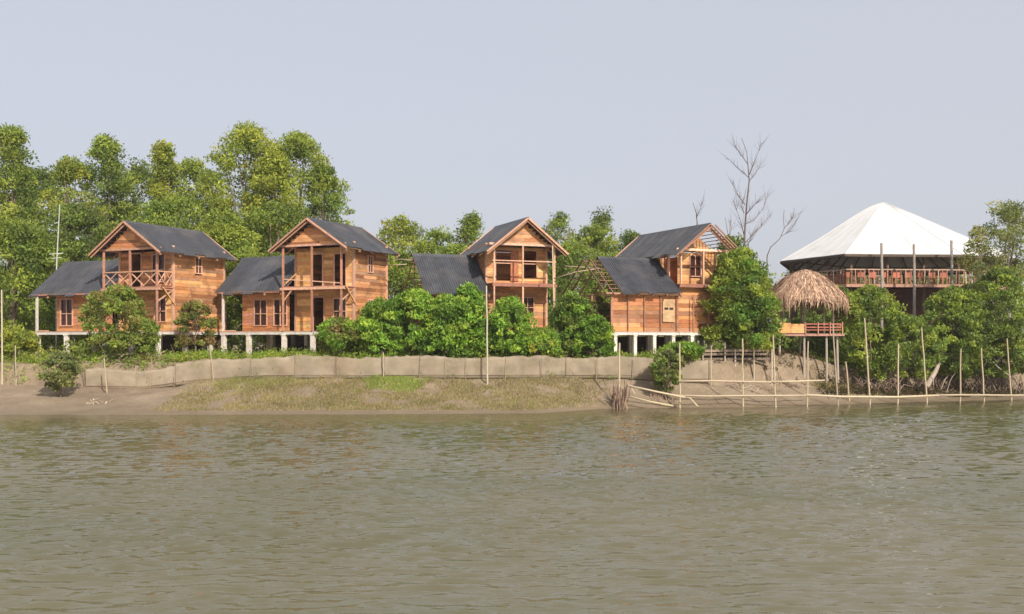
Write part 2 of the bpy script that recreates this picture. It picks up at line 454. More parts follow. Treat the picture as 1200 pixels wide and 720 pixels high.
def ridge_cap(root, a, b, w=0.32, drop=0.17):
    m = MB(); a = Vector(a); b = Vector(b); d = (b - a).normalized(); s = d.cross(Vector((0, 0, 1))).normalized() * w / 2
    z = Vector((0, 0, drop)); t = Vector((0, 0, 0.05))
    m.add([a + t - s - z, a + t, a + t + s - z, b + t - s - z, b + t, b + t + s - z,
           a + t*.5 - s - z, a + t*.5, a + t*.5 + s - z, b + t*.5 - s - z, b + t*.5, b + t*.5 + s - z],
          [(0,1,4,3),(1,2,5,4),(6,9,10,7),(7,10,11,8),(0,6,7,1),(1,7,8,2),(3,4,10,9),(4,5,11,10),(0,3,9,6),(2,8,11,5)], (0.07, 0.07, 0.075))
    m.build("ridge_cap", M['roof'], root)

def gable_roof_v(root, u0, u1, v0, v1, ze, zr, n, battens_only_right=False, fascia=True, left=True):
    """ridge runs along v (towards the back)"""
    um = (u0 + u1) / 2
    if left: roof_slope(root, (u0, v1, ze), (u0, v0, ze), (um, v1, zr), (um, v0, zr), n)
    if not battens_only_right: roof_slope(root, (u1, v0, ze), (u1, v1, ze), (um, v0, zr), (um, v1, zr), n)
    # battens and rafters beneath
    for side in (0, 1):
        ue = u0 if side == 0 else u1
        nb = 7 if not (battens_only_right and side) else 11
        for i in range(nb):
            t = (i + .3) / nb
            uu = ue + (um - ue) * t; z = ze + (zr - ze) * t - 0.085
            ex = 0.0 if not (battens_only_right and side) else rnd.uniform(0.0, .12)
            single(root, "batten", (uu, v0 + .03 - ex, z), (uu, v1 - .03, z), 0.05, 0.04, jit((0.33, 0.2, 0.13), .2))
        nr = 5
        for i in range(nr):
            vv = v0 + .12 + (v1 - v0 - .24) * i / (nr - 1)
            single(root, "rafter", (ue + (um - ue) * .02, vv, ze - 0.15), (um, vv, zr - .17), 0.06, 0.09, jit((0.4, 0.22, 0.13), .15))
        if fascia:
            single(root, "bargeboard", (ue, v0 - .02, ze - .04), (um, v0 - .02, zr - .03), 0.03, 0.11 if not battens_only_right else .07, jit((0.5, 0.27, 0.18) if not battens_only_right else (0.33, 0.17, 0.12), .08), up=(0, 0, 1))
            single(root, "bargeboard", (ue, v1 + .02, ze - .04), (um, v1 + .02, zr - .03), 0.03, 0.13, jit(PINK, .08))
    ridge_cap(root, (um, v0 - .03, zr), (um, v1 + .03, zr))
def gable_roof_u(root, u0, u1, v0, v1, ze, zr, n, back_sheets=True, nb=8, overs=(0.0, 0.3)):
    """ridge runs along u (parallel to the front)"""
    vm = (v0 + v1) / 2
    roof_slope(root, (u0, v0, ze), (u1, v0, ze), (u0, vm, zr), (u1, vm, zr), n)
    if back_sheets: roof_slope(root, (u1, v1, ze), (u0, v1, ze), (u1, vm, zr), (u0, vm, zr), n)
    for side in (0, 1):
        ve = v0 if side == 0 else v1
        for i in range(nb):
            t = (i + .3) / nb
            vv = ve + (vm - ve) * t; z = ze + (zr - ze) * t - 0.09
            single(root, "batten", (u0 - rnd.uniform(*overs), vv, z), (u1, vv, z), 0.05, 0.035, jit((0.2, 0.11, 0.075), .25))
        for i in range(5):
            uu = u0 + .12 + (u1 - u0 - .24) * i / 4
            single(root, "rafter", (uu, ve, ze - .16), (uu, vm, zr - .17), 0.06, 0.09, jit((0.36, 0.2, 0.12), .15))
    for i in range(3):
        uu = u0 + .14 + (u1 - u0 - .28) * i / 2
        single(root, "tie_beam", (uu, v0 + .2, ze - .02), (uu, v1 - .2, ze - .02), 0.07, 0.1, jit((0.36, 0.2, 0.12), .15))
        single(root, "king_post", (uu, vm, ze), (uu, vm, zr - .12), 0.07, 0.07, jit((0.36, 0.2, 0.12), .15))
    ridge_cap(root, (u0 - .03, vm, zr), (u1, vm, zr))

def pillar(root, u, v, z0, z1, w=0.24):
    m = MB(); c = jit((0.68, 0.62, 0.54), .06)
    m.box((u - w/2, v - w/2, z0), (u + w/2, v + w/2, z1 - .06), c)
    m.box((u - w/2 - .03, v - w/2 - .03, z1 - .06), (u + w/2 + .03, v + w/2 + .03, z1), c)
    m.build("pillar", M['concrete'], root)
def deck(root, u0, u1, v0, v1, z, c=(0.42, 0.27, 0.2), front=(0.6, 0.55, 0.5)):
    m = MB(); nb = max(2, int((v1 - v0) / .2))
    for i in range(nb):
        a = v0 + (v1 - v0) * i / nb
        m.box((u0, a, z - .05), (u1, a + (v1 - v0) / nb - .008, z + rnd.uniform(0, .006)), jit(c, .15))
    o = m.build("deck_boards", M['wood'], root); o["kind"] = "stuff"
    single(root, "floor_beam", (u0, v0 + .06, z - .13), (u1, v0 + .06, z - .13), 0.1, 0.15, jit(front, .05), 'concrete')
    single(root, "floor_beam", (u0 + .05, v0 + .12, z - .13), (u0 + .05, v1, z - .13), 0.1, 0.15, jit(front, .05), 'concrete')
    single(root, "floor_beam", (u1 - .05, v0 + .12, z - .13), (u1 - .05, v1, z - .13), 0.1, 0.15, jit(front, .05), 'concrete')
    single(root, "floor_beam", (u0 + .1, v1 - .06, z - .13), (u1 - .1, v1 - .06, z - .13), 0.1, 0.15, jit(front, .05), 'concrete')

def house(name, label, px, Y, theta):
    X = wx(px, Y)
    r = thing("wooden_house", label, "house", (X, Y, 0), -R(theta))
    return r

def gable_top(W, ze, zr, over, s0=0.0):
    def f(s):
        half = W / 2
        return zr - (abs(s + s0 - half) / (half + over)) * (zr - ze) - .12
    return f

def house_left(root, zf, zu, zb, ze, zr, L, D, wl, wze, wzr, rails, lvl=0):
    """two storey block with a front balcony; single storey wing to the left. u=0 is the right-hand front post."""
    P = 1.3                                   # balcony depth
    g = 2.35
    # main block shell
    W = L
    wall(root, (-L, P), (0, P), zf, zu - .1, openings=[(1.25, 2.05, zf, zf + 2.05)] if rails == 'plain' else [(0.7, 1.4, zf, zf + 2.05)],
         windows=[(2.7, 3.6, zf + .55, zf + 1.95)], pal=PALE)
    if rails == 'plain':
        ops = [(1.15, 1.95, zu, zu + 2.0), (2.75, 3.6, zu, zu + 1.95)]; wi = []
    else:
        ops = [(0.9, 1.7, zu, zu + 2.05)]; wi = [(2.55, 3.5, zu + .3, zu + 1.95)]
    wall(root, (-L, P), (0, P), zu, zb, openings=ops, windows=wi, pal=PALE if rails == 'plain' else WOODS)
    for (a, b_, z0, z1) in ops: door_leaf(root, (-L + a, P), (-L + b_, P), z0, z1)
    o_ = (1.25, 2.05) if rails == 'plain' else (.7, 1.4)
    door_leaf(root, (-L + o_[0], P), (-L + o_[1], P), zf, zf + 2.05)
    # gable boarding stands forward, above the balcony posts
    wall(root, (-L, 0.02), (0, 0.02), zb + .06, zr, top=gable_top(L, ze, zr, .7), pal=WOODS)
    wall(root, (0, P), (0, P + D), zf, zb, windows=[(D * .42, D * .42 + .55, zf + .95, zf + 1.9), (D * .42, D * .42 + .55, zu + .9, zu + 1.9)], pal=WOODS)
    wall(root, (-L, P + D), (-L, P), zf, zb, pal=WOODS)
    wall(root, (0, P + D), (-L, P + D), zf, zb, pal=WOODS)
    wall(root, (0, P + D), (-L, P + D), zb, zr, top=gable_top(L, ze, zr, .7), pal=WOODS)
    # corner boards
    for (u, v_) in ((.02, P), (.02, P + D), (-L - .02, P), (-L - .02, P + D)):
        single(root, "corner_post", (u, v_, zf), (u, v_, zb + .3), .13, .13, jit(PINK, .08), up=(0, 1, 0))
    # floors
    deck(root, -L - .1, .1, P - P, P + D, zf)
    m = MB()
    for i in range(7): m.box((-L - .1, -.05 + i * .2, zu - .1), (.1, .143 + i * .2, zu - .04), jit(POSTC, .15))
    o = m.build("balcony_boards", M['wood'], root); o["kind"] = "stuff"
    m = MB(); m.box((-L, P + .05, zu - .1), (0, P + D - .05, zu - .04), jit(WOODS[1], .1)); m.build("upper_floor", M['wood'], root)
    single(root, "balcony_beam", (-L - .2, 0.0, zu - .17), (.2, 0.0, zu - .17), .1, .14, jit(PINK, .08))
    for u in (-L, -L / 2, 0):
        single(root, "joist", (u, .06, zu - .18), (u, P, zu - .18), .08, .12, jit(POSTC, .08))
        single(root, "porch_post", (u, 0, zf), (u, 0, zu - .24), .1, .1, jit(POSTC, .1), up=(0, 1, 0))
        single(root, "porch_post", (u, 0, zu - .1), (u, 0, zb), .1, .1, jit(POSTC, .1), up=(0, 1, 0))
    single(root, "lintel_beam", (-L - .3, 0, zb + .05), (.3, 0, zb + .05), .1, .12, jit(PINK, .08))
    single(root, "lintel_beam", (.04, .06, zb + .05), (.04, P + D, zb + .05), .1, .12, jit(PINK, .1))
    single(root, "lintel_beam", (-L - .04, .06, zb + .05), (-L - .04, P + D, zb + .05), .1, .12, jit(PINK, .1))
    single(root, "knee_brace", (0, .05, zu - .9), (0, P - .1, zu - .25), .07, .07, jit(PINK, .1))
    single(root, "knee_brace", (.13, P + .05, zu - 1.1), (.13, P - .95, zu - .1), .07, .07, jit(PALE[0], .1))
    single(root, "knee_brace", (-L, .05, zu - .9), (-L + .6, .03, zu - .25), .07, .07, jit(PINK, .1))
    if rails == 'cross':
        zt = zu + .85
        for (a, b_) in (((-L, 0), (-L / 2, 0)), ((-L / 2, 0), (0, 0)), ((0, 0), (0, P))):
            A = Vector((*a, 0)); B = Vector((*b_, 0)); nn = 2
            single(root, "handrail", (A.x, A.y, zt), (B.x, B.y, zt), .07, .07, jit(PINK, .08))
            for i in range(nn):
                p = A.lerp(B, i / nn); q_ = A.lerp(B, (i + 1) / nn)
                off = Vector((0, .02, 0)) if a[1] == b_[1] else Vector((.02, 0, 0))
                single(root, "cross_rail", (p.x, p.y, zu), (q_.x, q_.y, zt - .04), .05, .05, jit(PINK, .1))
                p2 = p + off * 2.8; q2 = q_ + off * 2.8
                single(root, "cross_rail", (p2.x, p2.y, zt - .04), (q2.x, q2.y, zu), .05, .05, jit(PINK, .1))
    else:
        single(root, "handrail", (-L, 0, zu + .42), (0, 0, zu + .1), .06, .06, jit(PINK, .08))
        single(root, "handrail", (-L, .03, zu + .05), (-L + .05, P, zu + .85), .06, .06, jit(PALE[0], .08))
    gable_roof_v(root, -L - .7, .7, -.5, P + D + .45, ze, zr, 7)
    # wing
    wv0, wv1 = .75, 4.75
    u0 = -wl
    deck(root, u0 + .55, -L - .12, .0, 4.9, zf)
    g0 = u0 + 1.6
    Lw = (-L - .1) - g0
    wall(root, (g0, wv0), (-L - .1, wv0), zf, wze + .1,
         windows=[(Lw * .26, Lw * .26 + .95, zf + .35, zf + 1.95), (Lw * .68, Lw * .68 + .95, zf + .35, zf + 1.95)] if rails == 'plain'
         else [(.35, 1.35, zf + .35, zf + 2.0), (Lw * .6, Lw * .6 + .9, zf + .35, zf + 2.0)], pal=[WOODS[1], WOODS[0], WOODS[3], (0.46, 0.2, 0.12)])
    wall(root, (g0, wv1), (g0, wv0), zf, wzr - .3, top=None if False else (lambda s: wzr - .15 - abs(s - (wv1 - wv0) / 2) / 2.75 * (wzr - wze)), pal=WOODS)
    wall(root, (-L - .1, wv1), (g0, wv1), zf, wze + .1, pal=WOODS)
    wall(root, (g0 + .02, wv1 + .06), (u0 + .6, wv1 + .06), zf, wze + .1, pal=[(0.1, 0.06, 0.045), (0.13, 0.075, 0.055)])  # back of the open bay, its shade put into the dark board colour
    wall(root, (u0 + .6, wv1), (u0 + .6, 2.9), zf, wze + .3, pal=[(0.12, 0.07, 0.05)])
    for v_ in (.1, 2.6, 4.7):
        single(root, "porch_post", (u0 + .65, v_, zf), (u0 + .65, v_, wze + (.0 if v_ != 2.6 else 1.2)), .12, .12, jit((0.55, 0.5, 0.45), .08), up=(0, 1, 0))
    single(root, "porch_rail", (u0 + .65, .1, zf + .02), (g0, .1, zf + .02), .08, .1, jit(PINK, .1))
    single(root, "eave_beam", (u0 + .3, .1, wze + .04), (-L - .1, .1, wze + .04), .08, .1, jit(POSTC, .1))
    gable_roof_u(root, u0, -L - .06, 0.0, 5.5, wze, wzr, int(round((wl - L) / .75)), overs=(0, .02))
    wall(root, (-.1, P + D - .1), (-wl + .7, P + D - .1), 2.3, zf - .25, pal=[(0.1, 0.065, 0.05), (0.14, 0.09, 0.065)])  # skirt added behind the stilts, dark boards make the under-floor gap look shaded
    # concrete stilts
    for v_ in (.12, 2.4, 4.6):
        for u in (u0 + .7, (u0 - L) / 2, -L, -L / 2, -.05):
            pillar(root, u, v_, gzl(root, u, v_) - .4, zf - .2)
def gzl(root, u, v_):
    th = root.rotation_euler[2]
    return gz(root.location.x + u * math.cos(th) - v_ * math.sin(th), root.location.y + u * math.sin(th) + v_ * math.cos(th))

h1 = house("h", "leftmost timber house, with a cross braced balcony railing above its porch", 184, 59.3, 24)
house_left(h1, 4.1, 6.72, 8.85, 8.62, 10.5, 4.1, 4.5, 10.35, 6.3, 8.55, 'cross')
h2 = house("h", "second timber house from the left, open balcony without railing and three bare posts", 400, 59.3, 24)
house_left(h2, 4.1, 6.77, 9.1, 8.88, 10.68, 4.1, 3.7, 9.3, 6.42, 8.8, 'plain')

def house_right(root, zf, zu, zb, ze, zr, L, D, wl, wze, wzr, ground_full, bare_right, wv=(.0, 5.6)):
    """mirror type: block seen from its left, low wing to the left; u=0 is the left-hand front post."""
    P = 1.25
    if not ground_full:
        wall(root, (0, P), (L, P), zf, zu - .1, windows=[(2.2, 3.0, zf + .9, zf + 2.0)], pal=WOODS)
        wall(root, (0, P), (L, P), zu, zb, windows=[], openings=[(.55, 1.6, zu + .15, zb - .15), (2.3, 3.2, zu + .35, zb - .15)], pal=PALE + WOODS[:1])
        for (a, b_, z0) in ((.55, 1.6, zu + .15), (2.3, 3.2, zu + .35)):
            door_leaf(root, (a, P), (b_, P), z0, zb - .15)
            single(root, "shutter_rail", (a, P - .02, zu + 1.2), (b_, P - .02, zu + 1.2), .05, .06, jit(PINK, .1))
        single(root, "shutter", (1.75, P - .06, zu + .15), (1.75, P - .06, zb - .2), .5, .03, jit((0.36, 0.13, 0.07), .1), up=(0, 1, 0))
    else:
        wall(root, (-.02, .35), (L + .2, .35), zf, zu - .1, pal=RUDDY, rowh=.24)
        wall(root, (0, P), (L, P), zu, zb, openings=[(.05, .6, zu, zb - .1)], windows=[(1.45, 2.25, zu + .5, zu + 1.75)], pal=PALE + WOODS[2:3])
    wall(root, (0, P + D), (0, P), zf, zb, pal=[WOODS[1], WOODS[4], WOODS[3]], openings=[] if not ground_full else [(D - .9, D - .2, zu, zb - .3)])
    wall(root, (L, P), (L, P + D), zf, zb, pal=WOODS)
    wall(root, (L, P + D), (0, P + D), zf, zb, pal=WOODS)
    wall(root, (0, .02 if not ground_full else P), (L, .02 if not ground_full else P), zb + .06, zr, top=gable_top(L, ze, zr, .6), pal=WOODS)
    wall(root, (L, P + D), (0, P + D), zb, zr, top=gable_top(L, ze, zr, .6), pal=WOODS)
    for (u, v_) in ((-.02, P), (-.02, P + D), (L + .02, P), (L + .02, P + D)):
        single(root, "corner_post", (u, v_, zf), (u, v_, zb + .2), .13, .13, jit(PINK, .08), up=(0, 1, 0))
    deck(root, -.1, L + .2, 0, P + D, zf)
    m = MB()
    for i in range(7): m.box((-.1, -.05 + i * .2, zu - .1), (L + .1, .143 + i * .2, zu - .04), jit((0.3, 0.13, 0.09), .15))
    o = m.build("balcony_boards", M['wood'], root); o["kind"] = "stuff"
    m = MB(); m.box((.02, P + .05, zu - .1), (L, P + D - .05, zu - .04), jit(WOODS[1], .1)); m.build("upper_floor", M['wood'], root)
    single(root, "balcony_beam", (-.1, 0.0, zu - .17), (L + .15, 0.0, zu - .17), .1, .14, jit((0.36, 0.16, 0.11), .08))
    for u in (0, L * .47, L):
        if not ground_full:
            single(root, "porch_post", (u, 0, zf), (u, 0, zu - .24), .09, .09, jit(PINK, .1), up=(0, 1, 0))
            single(root, "porch_post", (u, 0, zu - .1), (u, 0, zb), .09, .09, jit(PINK, .1), up=(0, 1, 0))
        elif u > 0 or True:
            single(root, "porch_post", (u, 0, zu - .1), (u, 0, zb), .1, .1, jit(PINK, .1), up=(0, 1, 0))
    if not ground_full:
        single(root, "handrail", (-.1, 0.0, zu + 1.25), (L + .1, 0.0, zu + 1.25), .06, .06, jit(PINK, .08))
    single(root, "lintel_beam", (-.3, 0, zb + .05), (L + .3, 0, zb + .05), .1, .13, jit((0.66, 0.42, 0.3), .08))
    single(root, "lintel_beam", (-.04, .06, zb + .05), (-.04, P + D, zb + .05), .1, .12, jit(PINK, .1))
    single(root, "lintel_beam", (L + .04, .06, zb + .05), (L + .04, P + D, zb + .05), .1, .12, jit(PINK, .1))
    gable_roof_v(root, -.65, L + .65, -.55, P + D + .45, ze, zr, 7 if not bare_right else 9, battens_only_right=bare_right)
    if bare_right:
        for i in range(4):      # rafter tails of the open verge
            vv = -.95 + i * .28
            single(root, "verge_rafter", (L + .75, vv, ze - .12), (L / 2 + .05, vv, zr - .12), .05, .07, jit((0.3, 0.16, 0.11), .15))
            if i % 2 == 0: single(root, "verge_rafter", (-.5, vv + .3, ze + .05), (L / 2, vv + .3, zr - .2), .05, .07, jit((0.3, 0.16, 0.11), .15))
    # wing
    u0 = -wl
    gable_roof_u(root, u0, -.06, wv[0], wv[1], wze, wzr, int(round(wl / .55)), back_sheets=False, nb=9, overs=(.6, 1.15) if ground_full else (.05, .4))
    for k_ in ((.5, 1.0) if ground_full else ()):
        for ve in wv:
            single(root, "rafter", (u0 - k_, ve, wze - .16), (u0 - k_, (wv[0] + wv[1]) / 2, wzr - .17), .05, .07, jit((0.19, 0.105, 0.07), .15))
    deck(root, u0 - .55, -.12, wv[0] + .3, wv[1] - .3, zf)
    if ground_full:
        wall(root, (u0 - .5, wv[0] + .45), (-.06, wv[0] + .45), zf, wze - .05, pal=RUDDY, rowh=.24)
        for k in range(7):
            u = u0 - .5 + k * (wl + .5 + L * .75) / 6.5
            if k == 3:
                pm = MB(); uc = u + .55; vv = wv[0] + .40
                pm.box((uc - .4, vv - .03, zf + .55), (uc + .4, vv, zf + 1.85), (0.5, 0.33, 0.18)); sp = pm.build("shutter_panel", M['wood'], root)
                for dx in (-.17, .17):
                    pm = MB(); pm.box((uc + dx - .13, vv - .045, zf + 1.25), (uc + dx + .13, vv - .031, zf + 1.38), (0.04, 0.02, 0.015)); pm.build("slot", M['dark'], sp)
            single(root, "stud", (u, wv[0] + (.38 if u < 0 else .28), zf), (u, wv[0] + (.38 if u < 0 else .28), wze - .05), .06, .06, jit((0.3, 0.16, 0.1), .1), up=(0, 1, 0))
    else:
        wall(root, (u0 + .3, wv[0] + .45), (-.06, wv[0] + .45), zf, wze - .05, pal=WOODS)
    wall(root, (-.2, wv[1] - .5), (u0 + .3, wv[1] - .5), zf, wze - .4, pal=WOODS)
    for v_ in (wv[0] + .45, (wv[0] + wv[1]) / 2, wv[1] - .5):
        single(root, "porch_post", (u0 - .4, v_, zf), (u0 - .4, v_, wze), .1, .1, jit(POSTC, .1), up=(0, 1, 0))
    single(root, "eave_beam", (u0 - .9, wv[0] + .25, wze - .06), (-.06, wv[0] + .25, wze - .06), .08, .1, jit(PINK, .1))
    wall(root, (L, 4.6), (u0 - .4, 4.6), 2.2, zf - .25, pal=[(0.1, 0.065, 0.05), (0.14, 0.09, 0.065)])  # added skirt wall, its dark boards stand in for shade under the floor
    for v_ in (.02, 2.6, 4.3):
        for k in range(7):
            u = u0 - .3 + k * (wl + .3 + L) / 6
            pillar(root, u, v_, gzl(root, u, v_) - .4, zf - .2, .2)

h3 = house("h", "timber house in the middle, its narrow gabled upper room rising above the green hedge", 579, 58.8, -22)
house_right(h3, 4.1, 6.9, 9.05, 8.62, 10.62, 3.8, 3.1, 4.0, 6.2, 8.62, False, False, (.3, 5.7))
h4 = house("h", "rightmost timber house, unfinished, bare rafters under the right side of its upper roof", 798, 59.0, -25)
house_right(h4, 4.05, 6.85, 8.75, 8.45, 10.3, 3.3, 5.4, 4.1, 6.22, 8.38, True, True, (-.3, 5.2))

# ------------------------------------------------------------------ round hall with the white roof
def hall():
    base = gz(30, 76)
    cx, cy = wx(1052, 80), 80.0
    r = thing("open_hall", "large open hall on stilts under a white pyramid shaped roof with a wooden railing", "hall", (cx, cy, 0))
    pl = [(915, 78.6), (990, 72.0), (1128, 72.6), (1192, 76.0), (1188, 87), (1100, 93), (985, 92), (925, 86)]
    pts = [(wx(p, Y) - cx, Y - cy) for p, Y in pl]
    ze = 9.65; zA = 14.6; A = (wx(1036, 82) - cx, 2.0)
    npn = len(pts); BG = [.30, .2, .05, .04, .05, .1, .2, .28]     # how far each hip bellies out below the peak
    for i in range(npn):
        a = pts[i]; b_ = pts[(i + 1) % npn]
        m = MB()
        va = Vector((a[0], a[1], ze)); vb = Vector((b_[0], b_[1], ze)); vt = Vector((A[0], A[1], zA))
        nr = (vb - va).cross(vt - va).normalized()
        if nr.z < 0: nr = -nr
        rows = 14; vs = []; fs = []
        for sgn in (0, -.03):
            for j in range(rows + 1):
                t = j / rows * .992
                for k in range(9):
                    p = va.lerp(vb, k / 8).lerp(vt, t)
                    w = (BG[i] * (1 - k / 8) + BG[(i + 1) % npn] * k / 8) * math.sin(math.pi * t ** 3) + 0.006 * math.sin(k * 2.1 + j * 1.3 + i)
                    if k in (0, 8): w = BG[(i + k // 8) % npn] * math.sin(math.pi * t ** 3)
                    vs.append(p + Vector((0, 0, w + sgn)))
        h = 9 * (rows + 1)
        for j in range(rows):
            for k in range(8):
                x = j * 9 + k; fs.append((x, x + 1, x + 10, x + 9)); fs.append((h + x, h + x + 9, h + x + 10, h + x + 1))
        m.add(vs, fs, (0.66, 0.645, 0.625))
        m.build("roof_panel", M['white'], r, smooth=False)
        e = MB(); e.tube([va.lerp(vt, t) + Vector((0, 0, .005 + BG[i] * math.sin(math.pi * t ** 3))) for t in (0, .3, .45, .6, .7, .8, .88, .95, .99)], [.03] * 9, (0.5, 0.49, 0.47), 5)
        e.build("hip_seam", M['white'], r)
        for kk in range(1, 5):
            e = MB(); f_ = kk / 5
            e.tube([va.lerp(vb, f_).lerp(vt, t) + Vector((0, 0, .006 + (BG[i] * (1 - f_) + BG[(i + 1) % npn] * f_) * math.sin(math.pi * t ** 3))) for t in (0, .3, .45, .6, .7, .8, .88, .96)], [.014] * 8, (0.5, 0.49, 0.47), 4)
            e.build("panel_seam", M['white'], r)
        single(r, "eave_beam", va - Vector((0, 0, .12)), vb - Vector((0, 0, .12)), .12, .16, (0.1, 0.07, 0.05))
        for k in range(5):
            t = (k + .5) / 5
            single(r, "rafter", va.lerp(vb, t) - Vector((0, 0, .2)), va.lerp(vb, t).lerp(vt, .9) - Vector((0, 0, .4)), .08, .12, (0.13, 0.09, 0.06))
        for hh in (.15, .35, .6):
            single(r, "roof_purlin", va.lerp(vt, hh) - Vector((0, 0, .36)), vb.lerp(vt, hh) - Vector((0, 0, .36)), .08, .08, (0.13, 0.09, 0.06))
        # posts
        c = Vector((sum(p[0] for p in pts) / npn, sum(p[1] for p in pts) / npn, 0))
        for k in range(3):
            p = va.lerp(vb, k / 3 + .02); q_ = c.lerp(Vector((p.x, p.y, 0)), .93)
            m = MB(); m.tube([(q_.x, q_.y, base - .5), (q_.x, q_.y, 9.55)], [.1, .09], jit((0.16, 0.11, 0.08), .2), 6)
            m.build("post", M['bark'], r)
    # deck
    zd = 7.55
    inner = [c.lerp(Vector((p[0], p[1], 0)), 0.97) for p in pts]
    m = MB(); k = len(inner)
    m.add([(p.x, p.y, zd - .12) for p in inner] + [(p.x, p.y, zd) for p in inner],
          [tuple(range(k))[::-1], tuple(range(k, 2 * k))] + [(i, (i + 1) % k, k + (i + 1) % k, k + i) for i in range(k)], (0.2, 0.11, 0.07))
    m.build("deck", M['wood'], r)
    for i in range(k):
        a = inner[i]; b_ = inner[(i + 1) % k]
        single(r, "deck_edge", (a.x, a.y, zd - .12), (b_.x, b_.y, zd - .12), .06, .2, jit((0.5, 0.27, 0.19), .1))
        single(r, "handrail", (a.x, a.y, zd + 1.02), (b_.x, b_.y, zd + 1.02), .07, .07, jit((0.5, 0.33, 0.24), .1))
        if i <= 2:
            nbal = int((b_ - a).length / .32)
            for t in range(1, nbal):
                p = a.lerp(b_, t / nbal); ln = rnd.uniform(-.12, .12)
                single(r, "baluster", (p.x, p.y, zd), (p.x + ln * .5, p.y, zd + 1.0), .055, .05, jit(rnd.choice([(0.45, 0.2, 0.13), (0.55, 0.38, 0.3), (0.32, 0.14, 0.09)]), .15), up=(0, 1, 0))
        if i == 0:
            wall(r, (a.x, a.y), (b_.x, b_.y), zd, zd + .75, pal=[(0.3, 0.12, 0.07), (0.24, 0.1, 0.06)])
    # chairs stacked behind the railing read as slanted red wood panels
    for t in range(9):
        p = inner[1].lerp(inner[2], .03 + t * .105)
        m = MB(); cc = jit((0.4, 0.15, 0.09), .2); s = .5
        y = p.y + .5
        m.box((p.x, y, zd + .45), (p.x + s, y + s, zd + .5), cc)
        for (dx, dy) in ((0, 0), (s - .05, 0), (0, s - .05), (s - .05, s - .05)):
            m.box((p.x + dx, y + dy, zd + .002), (p.x + dx + .05, y + dy + .05, zd + .45), cc)
        m.box((p.x, y + s - .05, zd + .5), (p.x + s, y + s, zd + .98), cc)
        m2 = m.build("wooden_chair", M['beam'])
        m2.location = (cx, cy, 0)
        tag(m2, ["leftmost", "second from the left", "third from the left", "fourth from the left", "middle", "fourth from the right", "third from the right", "second from the right", "rightmost"][t] + " of the red wooden chairs behind the hall railing", "chair", "chairs behind the hall railing")
    # stout posts in front of the eave
    for px, pt, Y in ((1033, 285, 71.2), (1071, 286.5, 71.0), (1115, 282, 71.3)):
        m = MB(); x = wx(px, Y) - cx
        m.tube([(x, Y - cy, gz(x + cx, Y) - .4), (x + .03, Y - cy, 7.5), (x, Y - cy, wz(pt, Y))], [.105, .1, .09], (0.33, 0.28, 0.24), 8)
        m.build("front_post", M['bark'], r)
    # lower storey: dark board wall with an added box behind it
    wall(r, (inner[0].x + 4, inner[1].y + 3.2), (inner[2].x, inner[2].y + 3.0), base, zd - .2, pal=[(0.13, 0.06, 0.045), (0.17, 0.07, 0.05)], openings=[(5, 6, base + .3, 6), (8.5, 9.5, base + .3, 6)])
    m = MB(); m.box((inner[0].x + 3, inner[1].y + 3.4, base), (inner[2].x, inner[1].y + 9, zd - .2), (0.1, 0.055, 0.04)); m.build("wall_gap_backing", M['wood'], r)  # box added to stop light coming through the gaps between the boards
    m = MB(); m.box((inner[1].x - .5, inner[1].y + .2, 4.55), (inner[2].x, inner[2].y + 3, 4.7), (0.42, 0.24, 0.16)); m.build("lower_floor", M['wood'], r)
    for i in range(7):
        x = inner[1].x + .2 + i * 1.25
        m = MB(); m.tube([(x, inner[1].y + .4, base - .4), (x, inner[1].y + .4, 4.55)], [.1, .1], (0.3, 0.25, 0.2), 6); m.build("stilt", M['bark'], r)
hall()

